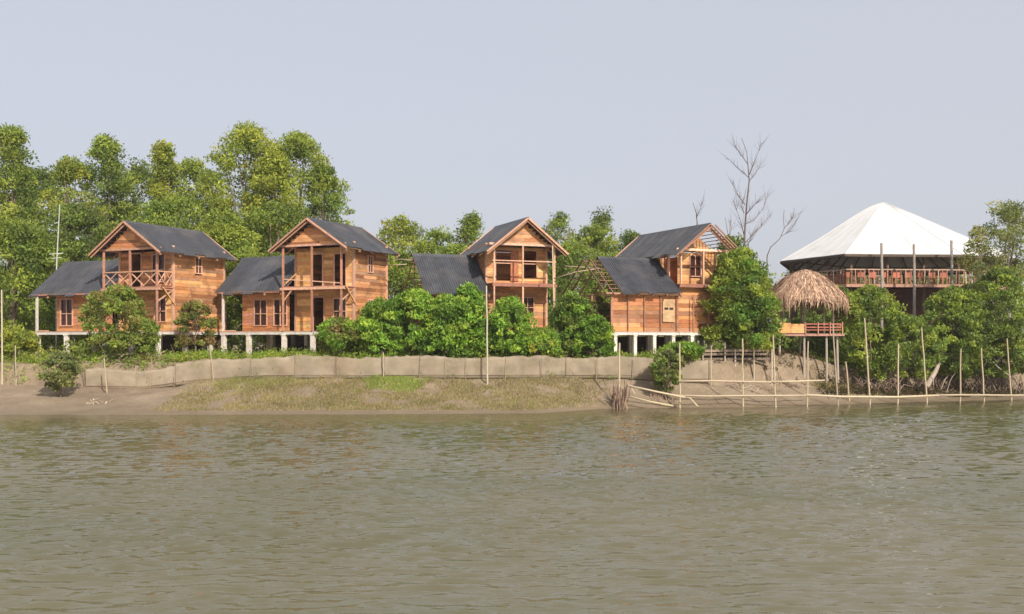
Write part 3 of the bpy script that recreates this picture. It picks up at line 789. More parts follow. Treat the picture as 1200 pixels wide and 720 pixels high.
# ------------------------------------------------------------------ thatched hut
def hut():
    Y = 61.0; cx = wx(944, Y); 
    r = thing("thatched_hut", "small stilted hut with a shaggy straw thatch dome and a red railing", "hut", (cx, Y, 0))
    zp = wz(391, Y - .9)
    apex = wz(317, Y); eave = wz(353, Y)
    Rr = 2.5
    def prf(t, a):
        lump = 1 + .05 * math.sin(3 * a + .6) + .04 * math.sin(7 * a)
        return (.08 + (Rr - .08) * t ** .85) * lump, apex - (apex - eave) * (.5 * t + .5 * t ** 1.9) + .04 * math.sin(5 * a) * t
    base = MB(); n_ = 24; rows = 7; prof = []
    for j in range(rows + 1):
        t = j / rows; q_ = prf(t, 0); prof.append((max(.05, q_[0] - .08), q_[1] - .1))
    vs = []; fs = []
    for (rr_, z) in prof:
        for i in range(n_):
            a = 2 * math.pi * i / n_; vs.append((rr_ * math.cos(a), rr_ * math.sin(a) * .9, z))
    for j in range(rows):
        for i in range(n_): fs.append((j*n_ + i, j*n_ + (i+1) % n_, (j+1)*n_ + (i+1) % n_, (j+1)*n_ + i))
    base.add(vs, fs, (0.22, 0.14, 0.09)); base.build("thatch_underlay", M['thatch'], r)
    N = 6500; rng = np.random.default_rng(5); rag = rng.uniform(-.8, 2.6, N)
    V = []; C = []
    for i in range(N):
        a = rng.uniform(0, 2 * math.pi); t0 = rng.uniform(0, .85) ** .8; ln = rng.uniform(.14, .42)
        if rng.random() < .35: t0 = rng.uniform(.65, .95); ln = rng.uniform(.1, .3)
        pts = []
        da = rng.normal(0, .07)
        for k in (0, .5, 1):
            t = t0 + ln * k
            if t <= 1:
                rr_, z = prf(t, a)
            else:
                rr_, z = prf(1, a); rr_ += (t - 1) * .35; z -= (t - 1) * (.5 + 2.6 * abs(math.cos(a)) + .8 * math.sin(a * 5 + 1) + rag[i])
            aa = a + da * k; lift = rng.uniform(0.0, .07)
            pts.append(np.array([(rr_ + lift) * math.cos(aa), (rr_ + lift) * math.sin(aa) * .9, z + lift]))
        w = np.array([-math.sin(a), math.cos(a), rng.normal(0, .3)]) * rng.uniform(.012, .03)
        V += [pts[0] - w, pts[0] + w, pts[1] - w, pts[1] + w, pts[2] - w * .3, pts[2] + w * .3]
        k = rng.uniform(.5, 1.4); base_c = np.array([0.5, 0.33, 0.225]) if rng.random() < .7 else np.array([0.26, 0.15, 0.1])
        C += [base_c * k] * 6
    V = np.array(V); C = np.array(C); i0 = np.arange(N) * 6
    q = np.concatenate([np.stack([i0, i0 + 1, i0 + 3, i0 + 2], 1), np.stack([i0 + 2, i0 + 3, i0 + 5, i0 + 4], 1)])
    o = np_mesh("thatch", V, q, C, M['thatch'], r); o["kind"] = "stuff"
    # platform
    u0, u1, v0, v1 = -2.05, 1.85, -1.1, 1.2
    m = MB()
    for i in range(12): m.box((u0 + i * .325, v0, zp - .06), (u0 + i * .325 + .318, v1, zp), jit((0.3, 0.17, 0.13), .2))
    o = m.build("deck_boards", M['wood'], r); o["kind"] = "stuff"
    single(r, "deck_edge", (u0 - .1, v0 - .04, zp - .1), (u1 + .1, v0 - .04, zp - .1), .06, .1, (0.45, 0.24, 0.19))
    for (x, y) in ((-1.75, -.9), (-.35, -.95), (.95, -.95), (1.6, -.85), (-1.7, 1.0), (0, 1.05), (1.55, 1.0)):
        gx, gy = cx + x, Y + y
        m = MB(); m.tube([(x + rnd.uniform(-.1, .1), y, gz(gx, gy) - .4), (x, y, zp)], [.07, .06], jit((0.42, 0.35, 0.28), .15), 6); m.build("stilt", M['bamboo'], r)
        m = MB(); m.tube([(x * .9, y * .9, zp), (x * .85, y * .85, eave + .5)], [.055, .05], jit((0.3, 0.22, 0.16), .15), 6); m.build("post", M['bamboo'], r)
    # orange board front and red rails
    m = MB()
    for i in range(2):
        m.box((-1.95 + i * .78, v0 - .06, zp + .02), (-1.95 + i * .78 + .76, v0 - .02, zp + .62 - .06 * i), jit((0.66, 0.36, 0.14), .08))
    for i, bb in enumerate((0, 1)):
        pass
    m.build("board_panel", M['wood'], r)
    for z in (.2, .36, .55):
        single(r, "red_rail", (-.35, v0 - .03, zp + z), (u1, v0 - .03, zp + z), .04, .06, jit((0.45, 0.14, 0.1), .1))
        single(r, "red_rail", (u1, v0, zp + z), (u1, v1, zp + z), .04, .06, jit((0.45, 0.14, 0.1), .1))
    for x in (-.33, .4, 1.1, u1 - .03):
        single(r, "rail_post", (x, v0 - .08, zp - .1), (x, v0 - .08, zp + .66), .05, .05, jit((0.55, 0.25, 0.18), .1), up=(0, 1, 0))
    single(r, "side_shelf", (-2.9, -.6, zp + .1), (-2.05, -.6, zp + .1), .6, .06, (0.6, 0.42, 0.25))
hut()

# ------------------------------------------------------------------ plants
def leaves_mesh(name, centers, radii, counts, size, cols, parent, seed, droop=0.0, up=0.0, kind=None, aspect=.45, shell=.5):
    """many small leaf faces gathered in clumps"""
    rng = np.random.default_rng(seed)
    P = []; CI = []; OUT = []
    for i, (c, r_) in enumerate(zip(centers, radii)):
        n_ = counts[i]
        d = rng.normal(size=(n_, 3)); d /= np.linalg.norm(d, axis=1)[:, None]
        rad = shell + (1 - shell) * rng.random(n_) ** .6
        rad *= 1 + .18 * rng.normal(size=n_)
        P.append(np.asarray(c) + d * rad[:, None] * np.asarray(r_)); CI.append(np.full(n_, i)); OUT.append(d)
    P = np.concatenate(P); CI = np.concatenate(CI); OUT = np.concatenate(OUT); n_ = len(P)
    ax = rng.normal(size=(n_, 3)) + OUT * .8; ax[:, 2] += up - droop
    ax /= np.linalg.norm(ax, axis=1)[:, None]
    nr = OUT * .7 + rng.normal(size=(n_, 3)) * .6; nr[:, 2] += .45
    sd_ = np.cross(ax, nr); sd_ /= np.linalg.norm(sd_, axis=1)[:, None] + 1e-9
    ln = size * rng.uniform(.6, 1.35, n_)
    a = ax * ln[:, None] * .5; s = sd_ * (ln * aspect * .5)[:, None]
    V = np.stack([P - a, P + s - a * .1, P + a, P - s - a * .1], 1).reshape(-1, 3)
    cols = np.asarray(cols) * np.array([1.30, 1.18, .95])
    cc = cols[rng.integers(0, len(cols), len(centers))] * rng.uniform(.7, 1.3, len(centers))[:, None]
    C = cc[CI] * rng.uniform(.8, 1.2, n_)[:, None]
    yl = rng.random(n_) < .02
    C[yl] = C[yl] * np.array([1.4, 1.3, 1.1])
    C = np.repeat(C, 4, axis=0)
    q = np.arange(n_ * 4).reshape(-1, 4)
    o = np_mesh(name, V, q, C, M['leaf'], parent)
    if kind: o["kind"] = kind
    return o

G_TREE = [(0.20, 0.285, 0.06), (0.155, 0.235, 0.055), (0.25, 0.325, 0.068), (0.125, 0.195, 0.05)]
G_YEL = [(0.27, 0.335, 0.068), (0.22, 0.295, 0.062), (0.32, 0.37, 0.075), (0.175, 0.245, 0.058)]
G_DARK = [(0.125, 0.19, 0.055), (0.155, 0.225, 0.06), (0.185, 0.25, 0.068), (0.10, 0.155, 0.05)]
G_MANG = [(0.15, 0.29, 0.05), (0.2, 0.35, 0.06), (0.115, 0.22, 0.045), (0.26, 0.39, 0.07)]
G_BROWN = [(0.19, 0.19, 0.07), (0.2, 0.24, 0.07), (0.24, 0.18, 0.1), (0.14, 0.18, 0.06)]
G_GREY = [(0.2, 0.245, 0.11), (0.15, 0.2, 0.09), (0.25, 0.28, 0.13)]

def tree(name, label, cat, px, Y, top, halfw, bottom=None, cols=G_TREE, seed=0, leaf=.27, nclump=110, per=120, group=None,
         shape='round', lean=0.0, trunkr=.16, clr=None, trunkc=(0.2, 0.15, 0.11), depth=None, up=0.0, aspect=.45, lobes=None):
    """top/bottom rows and half width of the crown come from the photograph; sizes are real at distance Y"""
    rng = np.random.default_rng(seed * 13 + 5)
    X = wx(px, Y); g = gz(X, Y)
    zt = wz(top, Y); zb = g + .15 if bottom is None else max(g + .1, wz(bottom, Y))
    Rw = halfw / FPX * Y * (1.24 if cat == 'tree' else 1.0); H = zt - zb
    Rd = Rw if depth is None else depth
    cr_ = clr or max(.35, min(1.25, Rw * .34))
    t = thing(name, label, cat, (X, Y, g), 0, group)
    cs = []; rs = []; ct = []
    ph1, ph2 = rng.uniform(0, 6.28, 2)
    for i in range(nclump):
        h = rng.random() ** .85
        a = rng.uniform(0, 2 * math.pi)
        if shape == 'round': pr = math.sqrt(max(0, 1 - (2 * h - 1) ** 2)) * .92 + .1 * (1 - h)
        elif shape == 'column': pr = min(1.0, 1.25 * (1 - h) ** .5) * (.9 + .1 * math.sin(h * 9 + ph1)) + .04
        elif shape == 'dome': pr = math.sqrt(max(0, 1 - h ** 3.0)) + .03
        elif shape == 'open': pr = .35 + .65 * math.sin(math.pi * min(1, h * .9 + .1))
        pr *= 1 + .13 * math.sin(2 * a + ph1 + 4 * h) + .12 * math.sin(5 * a + ph2 + 9 * h) + rng.normal(0, .06)
        rad = rng.uniform(.45, 1) ** .5 if shape != 'open' else rng.uniform(.2, 1)
        k = cr_ * rng.uniform(.65, 1.25)
        rx = max(0, Rw * pr * rad - k * .3); ry = max(0, Rd * pr * rad - k * .3)
        if i % 7 == 0 and shape != 'open':
            k *= .55; rx = Rw * pr * rng.uniform(.9, 1.06); ry = Rd * pr * rng.uniform(.9, 1.06)
            if i % 14 == 0: rx = Rw * rng.uniform(0, .28); ry = rx; h = rng.uniform(.9, .97)
        z = zb - g + k * .5 + h * (H - k * 1.1)
        cs.append((rx * math.cos(a) + lean * h * H, ry * math.sin(a), z)); rs.append((k, k, k * rng.uniform(.55, .85)))
        ct.append(int(per * rng.uniform(.7, 1.3) * (k / cr_) ** 1.6))
    tm = MB(); th = (zb - g) + H * .72
    pts = []; nseg = 6
    for i in range(nseg + 1):
        f = i / nseg
        pts.append((lean * f * H * .8 + rng.normal(0, .06) * f * Rw, rng.normal(0, .06) * f * Rw, -0.3 + f * (th + .3)))
    tm.tube(pts, [trunkr * (1 - .75 * i / nseg) for i in range(nseg + 1)], trunkc, 7)
    for i in rng.choice(len(cs), min(len(cs), 16), replace=False):
        c = Vector(cs[i]); f = min(.95, max(.12, (c.z - H * .18) / max(th, .5) * .8)); b0 = Vector(pts[int(f * nseg)])
        mid = b0.lerp(c, .5) + Vector((0, 0, -.06 * (c - b0).length))
        tm.tube([b0, mid, c], [trunkr * .35, trunkr * .22, trunkr * .08], trunkc, 5)
    tm.build("trunk" if cat == 'tree' else "stem", M['bark'], t, smooth=True)
    leaves_mesh("crown" if cat == 'tree' else "foliage", cs, rs, ct, leaf, cols, t, seed, up=up, aspect=aspect)
    return t

# tall trees behind the two left houses
bt = [
 ("tall narrow tree at the left edge, its top reaching highest there", 14, 76, 145, 31, None, G_YEL[:2] + G_TREE, 'column', 190),
 ("dark green tree half hidden behind the tall tree at the left edge", 50, 86, 190, 40, None, G_DARK, 'dome', 150),
 ("broad rounded tree with a bushy tip, left of the first roof ridge", 122, 84, 157, 42, None, G_TREE, 'column', 190),
 ("yellow green shoulder of a tree between the left edge and the bushy tip", 82, 82, 183, 36, None, G_YEL, 'dome', 160),
 ("darker tree sunk between the bushy tip and the slim spire crown", 160, 88, 186, 38, None, G_DARK + G_TREE[:1], 'dome', 160),
 ("slim spire shaped tree above the roof of the leftmost house", 193, 82, 162, 26, None, G_YEL, 'column', 150),
 ("full rounded tree right of the slim spire crown", 226, 84, 184, 40, None, G_YEL[:2] + G_TREE, 'dome', 180),
 ("biggest tree, its left dome rising above the gap between the first two houses", 288, 80, 144, 46, None, G_YEL, 'dome', 230),
 ("big spreading tree directly behind the second house, right end of the tall group", 348, 82, 155, 54, None, G_YEL[:2] + G_TREE, 'dome', 260),
 ("leafy tree filling the space left of the leftmost house roof", 18, 68, 256, 44, None, G_TREE, 'dome', 150),
 ("bushy tree behind the low roof of the leftmost house", 84, 72, 236, 46, None, G_DARK + G_TREE[:1], 'dome', 150),
 ("broad tree behind the right slope of the leftmost house roof", 205, 76, 226, 50, None, G_TREE, 'dome', 160),
 ("low tree filling the gap between the leftmost and second house", 262, 71, 246, 42, None, G_YEL[:2] + G_TREE, 'dome', 150),
 ("low dark tree behind the low roof of the second house", 320, 74, 236, 46, None, G_DARK + G_TREE, 'dome', 150),
]
bt += [
 ("green shoulder dome between the two crests of the biggest trees", 320, 79, 176, 34, None, G_YEL[:3], 'dome', 150),
 ("rightmost lower shoulder of the tall group, above the second house ridge", 378, 81, 190, 26, None, G_TREE, 'dome', 110),
]
for i, (lab, px, Y, top, hw, bot, cc, sh, nc) in enumerate(bt):
    tree("broadleaf_tree", lab, "tree", px, Y, top, hw, bot, cc, 10 + i, leaf=.25, nclump=nc, per=150, shape=sh, group="tall trees behind the left houses", clr=.85 if hw > 30 else .7, trunkr=.2)
mt = [
 ("hazy rounded tree just right of the second house roof", 470, 88, 252, 38, G_YEL, 'dome', 130),
 ("low tree left of the middle house roof, behind the hedge", 514, 86, 266, 34, G_YEL[:2] + G_TREE, 'dome', 110),
 ("loose topped tree poking above the grey roof of the middle house", 552, 84, 248, 22, G_TREE, 'column', 70),
 ("pale thin topped tree just right of the middle house gable", 656, 88, 248, 28, G_GREY + G_TREE[:2], 'dome', 80),
 ("bushy tree with a small tuft on top between the middle and rightmost houses", 706, 84, 243, 20, G_GREY + G_TREE, 'column', 60),
 ("broad yellow green tree between the middle and rightmost houses", 694, 82, 264, 46, G_YEL[:2] + G_TREE, 'dome', 150),
 ("low rounded tree behind the left end of the rightmost house roof", 738, 90, 268, 26, G_DARK, 'dome', 70),
 ("leafy tree filling the gap between the middle and rightmost houses", 668, 72, 284, 38, G_TREE, 'dome', 110),
 ("low tree between the second house and the middle house", 468, 72, 290, 34, G_TREE, 'dome', 110),
 ("low tree whose crown shows under the ridge between hedge and middle house", 535, 76, 282, 34, G_TREE, 'dome', 90),
 ("small dark tree behind the bare rafters of the rightmost house", 858, 70, 276, 22, G_DARK, 'dome', 70),
]
for i, (lab, px, Y, top, hw, cc, sh, nc) in enumerate(mt):
    tree("broadleaf_tree", lab, "tree", px, Y, top, hw, None, cc, 40 + i, leaf=.25, nclump=nc, per=130, shape=sh, group="lower trees behind the houses", clr=.8, trunkr=.13)

for i, (px, top, hw) in enumerate(((948, 305, 30), (1000, 303, 32), (1050, 306, 30), (1100, 303, 34), (1160, 300, 36))):
    tree("broadleaf_tree", ["leftmost", "second", "third", "fourth", "rightmost"][i] + " of the pale trees seen through the open hall deck, counted from the left", "tree", px, 102, top, hw, None, G_GREY + G_TREE[:1],
         140 + i, leaf=.36, nclump=80, per=80, shape='dome', group="pale trees seen through the open hall", clr=1.1, trunkr=.14)

# far-off wood that closes the view between and under things
rng = np.random.default_rng(99)
cs = []; rs = []; ct = []
for i in range(520):
    x = rng.uniform(-95, 110); y = rng.uniform(100, 125); h = rng.uniform(.5, 5.6 + 1.2 * math.sin(x * .13) + (2.6 if x > 27 else 0))
    cs.append((x, y, 2.6 + h)); k = rng.uniform(1.2, 2.4); rs.append((k, k, k * .8)); ct.append(90)
leaves_mesh("far_wood", cs, rs, ct, .55, G_TREE + G_GREY, None, 98, kind="stuff")["label"] = "low green wood far behind the houses and hall"

# bushes on the river side
bs = [
 ("mangrove_bush", "large brownish bush in front of the leftmost house porch", 137, 57.4, 333, 47, 432, G_BROWN[:2] + G_DARK[1:3] + G_TREE[:2], 'dome', 110, .17),
 ("mangrove_bush", "bright green low bush at the far left edge below the trees", 20, 58.2, 384, 26, 418, G_YEL, 'dome', 60, .17),
 ("mangrove_bush", "sparse brown bush between the leftmost and second house", 229, 59.2, 352, 24, 408, G_BROWN, 'dome', 55, .15),
 ("mangrove_bush", "small leafy bush under the right corner of the second house", 398, 57.6, 371, 27, 416, G_BROWN + G_MANG, 'dome', 70, .16),
 ("mangrove_bush", "left end bush of the dense hedge, beside the second house", 446, 58.0, 350, 30, 417, G_MANG, 'dome', 90, .18),
 ("mangrove_bush", "hedge bush below the left end of the middle house's low roof", 485, 57.6, 338, 32, 417, G_MANG, 'dome', 100, .18),
 ("mangrove_bush", "hedge bush under the middle of the low ribbed roof", 522, 57.2, 344, 30, 417, G_MANG, 'dome', 90, .18),
 ("mangrove_bush", "tallest hedge bush, its tip against the low ribbed roof", 548, 57.8, 333, 28, 417, G_MANG, 'dome', 100, .18),
 ("mangrove_bush", "hedge bush right of the tall thin pole, below the middle house gable", 598, 57.4, 348, 30, 417, G_MANG, 'dome', 100, .18),
 ("mangrove_bush", "low yellowish bush at the right end of the hedge", 632, 57.0, 384, 24, 418, G_YEL + G_MANG, 'dome', 60, .16),
 ("mangrove_bush", "dark green bush left of the rightmost house stilts", 672, 58.2, 343, 26, 416, G_MANG + G_DARK, 'dome', 90, .18),
 ("mangrove_bush", "bright bush leaning against the left wall of the rightmost house", 697, 57.2, 368, 23, 418, G_MANG, 'dome', 70, .17),
 ("mangrove_bush", "thin brown bush behind the bright one at the rightmost house corner", 698, 59.8, 345, 17, 400, G_BROWN, 'dome', 40, .15),
 ("mangrove_bush", "low bush in front of the stilts of the rightmost house", 800, 56.9, 401, 24, 418, G_MANG, 'dome', 60, .16),
 ("mangrove_bush", "small dark leafed bush growing on the open mud at far left", 71, 53.2, 411, 23, 459, G_GREY, 'round', 45, .15),
 ("mangrove_bush", "leafy bush on the mud slope beside a bamboo pole below the rightmost house", 783, 54.8, 408, 20, 459, G_DARK + G_GREY, 'round', 50, .16),
 ("mangrove_bush", "large rounded bush between the rightmost house and the thatched hut", 867, 59.4, 290, 44, 410, G_TREE + G_MANG[2:3], 'dome', 190, .18),
 ("mangrove_bush", "lower lobe of greenery left of the hut platform", 874, 59.2, 350, 30, 412, G_TREE, 'round', 70, .17),
 ("mangrove_bush", "bush right of the thatched hut, in front of the hall railing", 1020, 61.6, 334, 42, 446, G_TREE, 'round', 150, .18),
 ("mangrove_bush", "dark green bush below the middle of the hall", 1062, 62.8, 368, 40, 448, G_TREE + G_DARK, 'round', 120, .18),
 ("mangrove_bush", "rounded bush at the right below the hall deck", 1118, 63.8, 334, 40, 448, G_TREE, 'round', 140, .18),
 ("mangrove_bush", "dense bush at the right edge beneath the slender tree", 1174, 64.6, 312, 44, 446, G_TREE + G_DARK[:2], 'round', 170, .18),
 ("mangrove_bush", "dark thicket added to deepen the shade behind the stilts of the thatched hut", 945, 65.0, 372, 46, 425, G_DARK[:1] + G_DARK[3:], 'dome', 90, .18),  # added bush in the darkest greens, makes the space under the hut dark
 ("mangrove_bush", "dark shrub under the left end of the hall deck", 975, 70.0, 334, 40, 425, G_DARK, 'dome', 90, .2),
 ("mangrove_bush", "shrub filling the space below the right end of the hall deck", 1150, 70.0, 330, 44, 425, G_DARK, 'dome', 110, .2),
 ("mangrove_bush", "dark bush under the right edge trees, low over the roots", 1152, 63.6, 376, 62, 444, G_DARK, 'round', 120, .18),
]
for i, (nm, lab, px, Y, top, hw, bot, cc, sh, nc, lf) in enumerate(bs):
    tree(nm, lab, "bush", px, Y, top, hw, bot, cc, 70 + i, leaf=lf * 1.15, nclump=int(nc * 1.3), per=84, shape=sh, clr=.40 if hw > 24 else .3, trunkr=.06,
         group="bushes along the river bank", up=.5, aspect=.5)
tree("slender_tree", "slender open crowned tree rising at the right edge in front of the white roof", "tree", 1182, 66.5, 233, 36, 330, G_GREY + G_DARK[2:3], 120, leaf=.19, nclump=100, per=64,
     shape='open', clr=.5, trunkr=.11, trunkc=(0.3, 0.27, 0.23))
tree("slender_tree", "thin sapling with loose leaves against the right end of the white roof", "tree", 1147, 66.0, 262, 20, 335, G_GREY + G_BROWN[:2], 121, leaf=.18, nclump=52, per=56,
     shape='open', clr=.42, trunkr=.06, trunkc=(0.3, 0.27, 0.23))

# low creeping greenery along the bank crest
def strip(name, label, px0, px1, yoff, hmin, hmax, cols, n_, seed, leaf=.13):
    rng = np.random.default_rng(seed); cs = []; rs = []; ct = []
    for i in range(n_):
        x = rng.uniform(wx(px0, 57), wx(px1, 57)); y = ip(x, CREST) + rng.uniform(*yoff)
        k = rng.uniform(hmin, hmax); cs.append((x, y, gz(x, y) + k * .35)); rs.append((k * 1.2, k, k * .8)); ct.append(34)
    o = leaves_mesh(name, cs, rs, ct, leaf, cols, None, seed, up=.6, kind="stuff"); o["label"] = label
strip("ground_cover", "low bright weeds under the stilted houses on the left", -40, 440, (.15, 3.2), .2, .55, G_YEL + G_MANG[:2], 900, 201)
strip("ground_cover", "low weeds along the net below the hedge", 420, 830, (-.05, 2.6), .18, .42, G_YEL + G_MANG + G_BROWN[:1], 620, 202)
strip("ground_cover", "leafy weeds spilling over the top edge of the net", 225, 720, (-.12, .45), .14, .3, G_YEL + G_MANG[:2], 330, 204, leaf=.11)
strip("shade_toned_litter", "fallen leaves and shoots coloured dark for the shade among the roots on the right bank", 970, 1260, (-2.2, .3), .12, .4, [(0.075, 0.06, 0.035), (0.1, 0.075, 0.045), (0.05, 0.06, 0.025)], 420, 205, leaf=.12)  # litter darkened so the bank below the bushes looks shaded
strip("shade_toned_litter", "brush and leaves coloured dark for the shade under the thatched hut and low walkway", 845, 985, (.3, 3.5), .1, .3, [(0.075, 0.055, 0.035), (0.11, 0.08, 0.05), (0.06, 0.07, 0.03)], 200, 206, leaf=.11)  # litter colour carries the shade beneath hut and walkway
strip("ground_cover", "undergrowth beneath the trees behind the houses", -60, 1250, (6, 14), .3, .8, G_DARK + G_TREE, 700, 203, leaf=.2)

# grass on the mud slope
def grass(label, px0, px1, t0, t1, n_, seed, cols, h=(.06, .2), thr=-.1, soft=.35):
    rng = np.random.default_rng(seed)
    x = rng.uniform(wx(px0, 52), wx(px1, 52), n_ * 3)
    s = ip(x, SHORE); c = ip(x, CREST); t = rng.uniform(t0, t1, n_ * 3)
    y = s + (c - s) * t
    m = vnoise(x, y, 1.3, 31) * .6 + vnoise(x, y, .45, 33) * .5 + rng.normal(0, soft, n_ * 3)
    edge = np.minimum(x - wx(px0, 52), wx(px1, 52) - x) / 3.0 + .25
    if px1 - px0 < 150:
        u_ = (x - wx(px0, 52)) / (wx(px1, 52) - wx(px0, 52)); v_ = (t - t0) / (t1 - t0)
        edge = 1.5 * (1 - ((2 * u_ - 1) ** 2 + ((1.3 * v_ - 1.3) ** 2))) + .5 * vnoise(x, y, .8, 41)
    keep = (m > thr) & (rng.random(n_ * 3) < np.clip(edge, 0, 1)); x, y = x[keep][:n_], y[keep][:n_]
    n2_ = len(x); z = ground(x, y) - .01
    hh = rng.uniform(*h, n2_); a = rng.uniform(0, 6.28, n2_); w = .012 + .012 * rng.random(n2_)
    bx, by = rng.normal(0, .45, n2_) * hh, rng.normal(0, .45, n2_) * hh
    V = np.stack([np.stack([x - w * np.cos(a), y - w * np.sin(a), z], 1), np.stack([x + w * np.cos(a), y + w * np.sin(a), z], 1),
                  np.stack([x + bx, y + by, z + hh], 1)], 1).reshape(-1, 3)
    cc = np.asarray(cols)[rng.integers(0, len(cols), n2_)] * rng.uniform(.7, 1.3, n2_)[:, None]
    np_ = np.arange(n2_ * 3).reshape(-1, 3)
    o = np_mesh("grass", V, np_, np.repeat(cc, 3, axis=0), M['grass'])
    tag(o, label, kind="stuff")
DRY = [(0.28, 0.25, 0.095), (0.36, 0.28, 0.145), (0.23, 0.25, 0.075), (0.36, 0.23, 0.14), (0.42, 0.34, 0.2)]
GRN = [(0.21, 0.29, 0.065), (0.27, 0.33, 0.08), (0.26, 0.26, 0.09)]
grass("short dry grass on the mud slope left of the middle", 195, 720, .12, .98, 52000, 301, DRY + GRN[2:], (.04, .15), -.2)
grass("greener tuft of grass below the net under the second house", 225, 330, .5, 1.0, 9000, 302, GRN + DRY, (.08, .22), -.1)
grass("brightest green patch of grass below the hedge", 405, 500, .55, 1.0, 9000, 303, [(0.32, 0.44, 0.08), (0.37, 0.44, 0.1)] + GRN + DRY[:1], (.08, .2), -.25)
grass("dry yellow tufts in the roots of the right bank", 1000, 1120, .3, .9, 5000, 304, DRY, (.06, .2), .1)

# ------------------------------------------------------------------ dead trees
def dead_tree(label, px, Y, base_py, top_py, paths, r0):
    X = wx(px, Y); g = gz(X, Y)
    t = thing("dead_tree", label, "tree", (X, Y, g))
    def pt(p, dy=0): return (wx(p[0], Y) - X, dy, wz(p[1], Y) - g)
    m = MB(); tp = [pt(p) for p in paths[0]]; tp[0] = (tp[0][0], 0, -.3)
    k = len(tp); m.tube(tp, [max(.018, r0 * (1 - .9 * i / (k - 1))) for i in range(k)], (0.15, 0.11, 0.105), 7); m.build("trunk", M['bark'], t, smooth=True)
    rg = random.Random(int(px))
    for path in paths[1:]:
        m = MB(); pp = []; dd = rg.uniform(-.5, .5)
        for i, p in enumerate(path): pp.append(Vector(pt(p, dd * i)))
        m.tube(pp, [max(.012, r0 * .34 * (1 - .8 * i / (len(pp) - 1))) for i in range(len(pp))], (0.17, 0.125, 0.12), 5)
        tw = m.build("branch", M['bark'], t, smooth=True)
        m = MB()
        for i in range(1, len(pp)):
            for j in range(8):
                p = pp[i - 1].lerp(pp[i], rg.uniform(.2, 1)); d = (pp[i] - pp[i - 1]).normalized()
                e = p + (d * rg.uniform(.3, .8) + Vector((rg.uniform(-.5, .5), rg.uniform(-.5, .5), rg.uniform(-.05, .6)))) * rg.uniform(.5, 1.3)
                m.tube([p, p.lerp(e, .5) + Vector((0, 0, -.05)), e], [.012, .009, .004], (0.19, 0.15, 0.14), 4)
        m.build("twig", M['bark'], tw)
dead_tree("tall bare dead tree standing against the sky beside the rightmost house", 873, 74, 320, 158,
  [[(873, 400), (872, 300), (872.5, 275), (875, 240), (878, 212), (877, 200), (875, 178), (869, 162)],
   [(878, 205), (884, 188), (890, 170)], [(878, 212), (886, 204), (894, 191)], [(877, 208), (868, 202), (849, 187)], [(873, 240), (866, 228), (860, 213)],
   [(872, 276), (866, 258), (856, 236)], [(874, 252), (880, 244), (884, 238)], [(873, 263), (884, 258), (896, 244), (903, 225)], [(873, 285), (884, 274), (896, 262), (906, 252)],
   [(876, 192), (868, 180), (861, 170)], [(872, 250), (869, 242), (870, 236)], [(872, 292), (878, 284), (882, 276)]], .1)
dead_tree("small crooked dead tree leaning right, left of the white roof", 898, 73, 330, 245,
  [[(896, 400), (899, 300), (903, 290), (914, 280), (919, 268), (918, 256), (919, 246)], [(919, 268), (925, 260), (930, 254)], [(916, 277), (924, 272), (930, 264)]], .048)
dead_tree("thin bare sapling peeking above the rightmost house ridge", 817, 80, 330, 236,
  [[(816, 400), (816, 290), (817, 262), (816, 250), (812, 238)], [(816, 256), (819, 247), (821, 240)]], .09)
dead_tree("faint bare shrub top between the rightmost house and the tall dead tree", 852, 80, 330, 250,
  [[(854, 400), (855, 300), (853, 275), (850, 255)], [(854, 280), (858, 268), (858, 258)]], .07)

# ------------------------------------------------------------------ nets, poles, fences
BAM = (0.44, 0.35, 0.235)
def pole(name, label, px0, py0, px1, py1, Y, r=.045, c=BAM, cat="pole", group=None, root=None, sub="pole"):
    """leaning pole from its foot (px0,py0) to its tip (px1,py1), standing at distance Y"""
    x0, x1 = wx(px0, Y), wx(px1, Y); z1 = wz(py1, Y); g = gz(x0, Y)
    z0 = min(g, wz(py0, Y)) - .35
    m = MB(); cc = jit(c, .12); pts = []; ns = 6; rs = []
    for i in range(ns + 1):
        f = i / ns; pts.append((x0 + (x1 - x0) * f + (rnd.uniform(-.02, .02) if 0 < i < ns else 0), Y + rnd.uniform(-.01, .01), z0 + (z1 - z0) * f)); rs.append(r * (1 - .25 * f))
    m.tube(pts, rs, cc, 7)
    if root is not None:
        return m.build(sub, M['bamboo'], root)
    o = m.build(name, M['bamboo']); tag(o, label, cat, group)
    return o

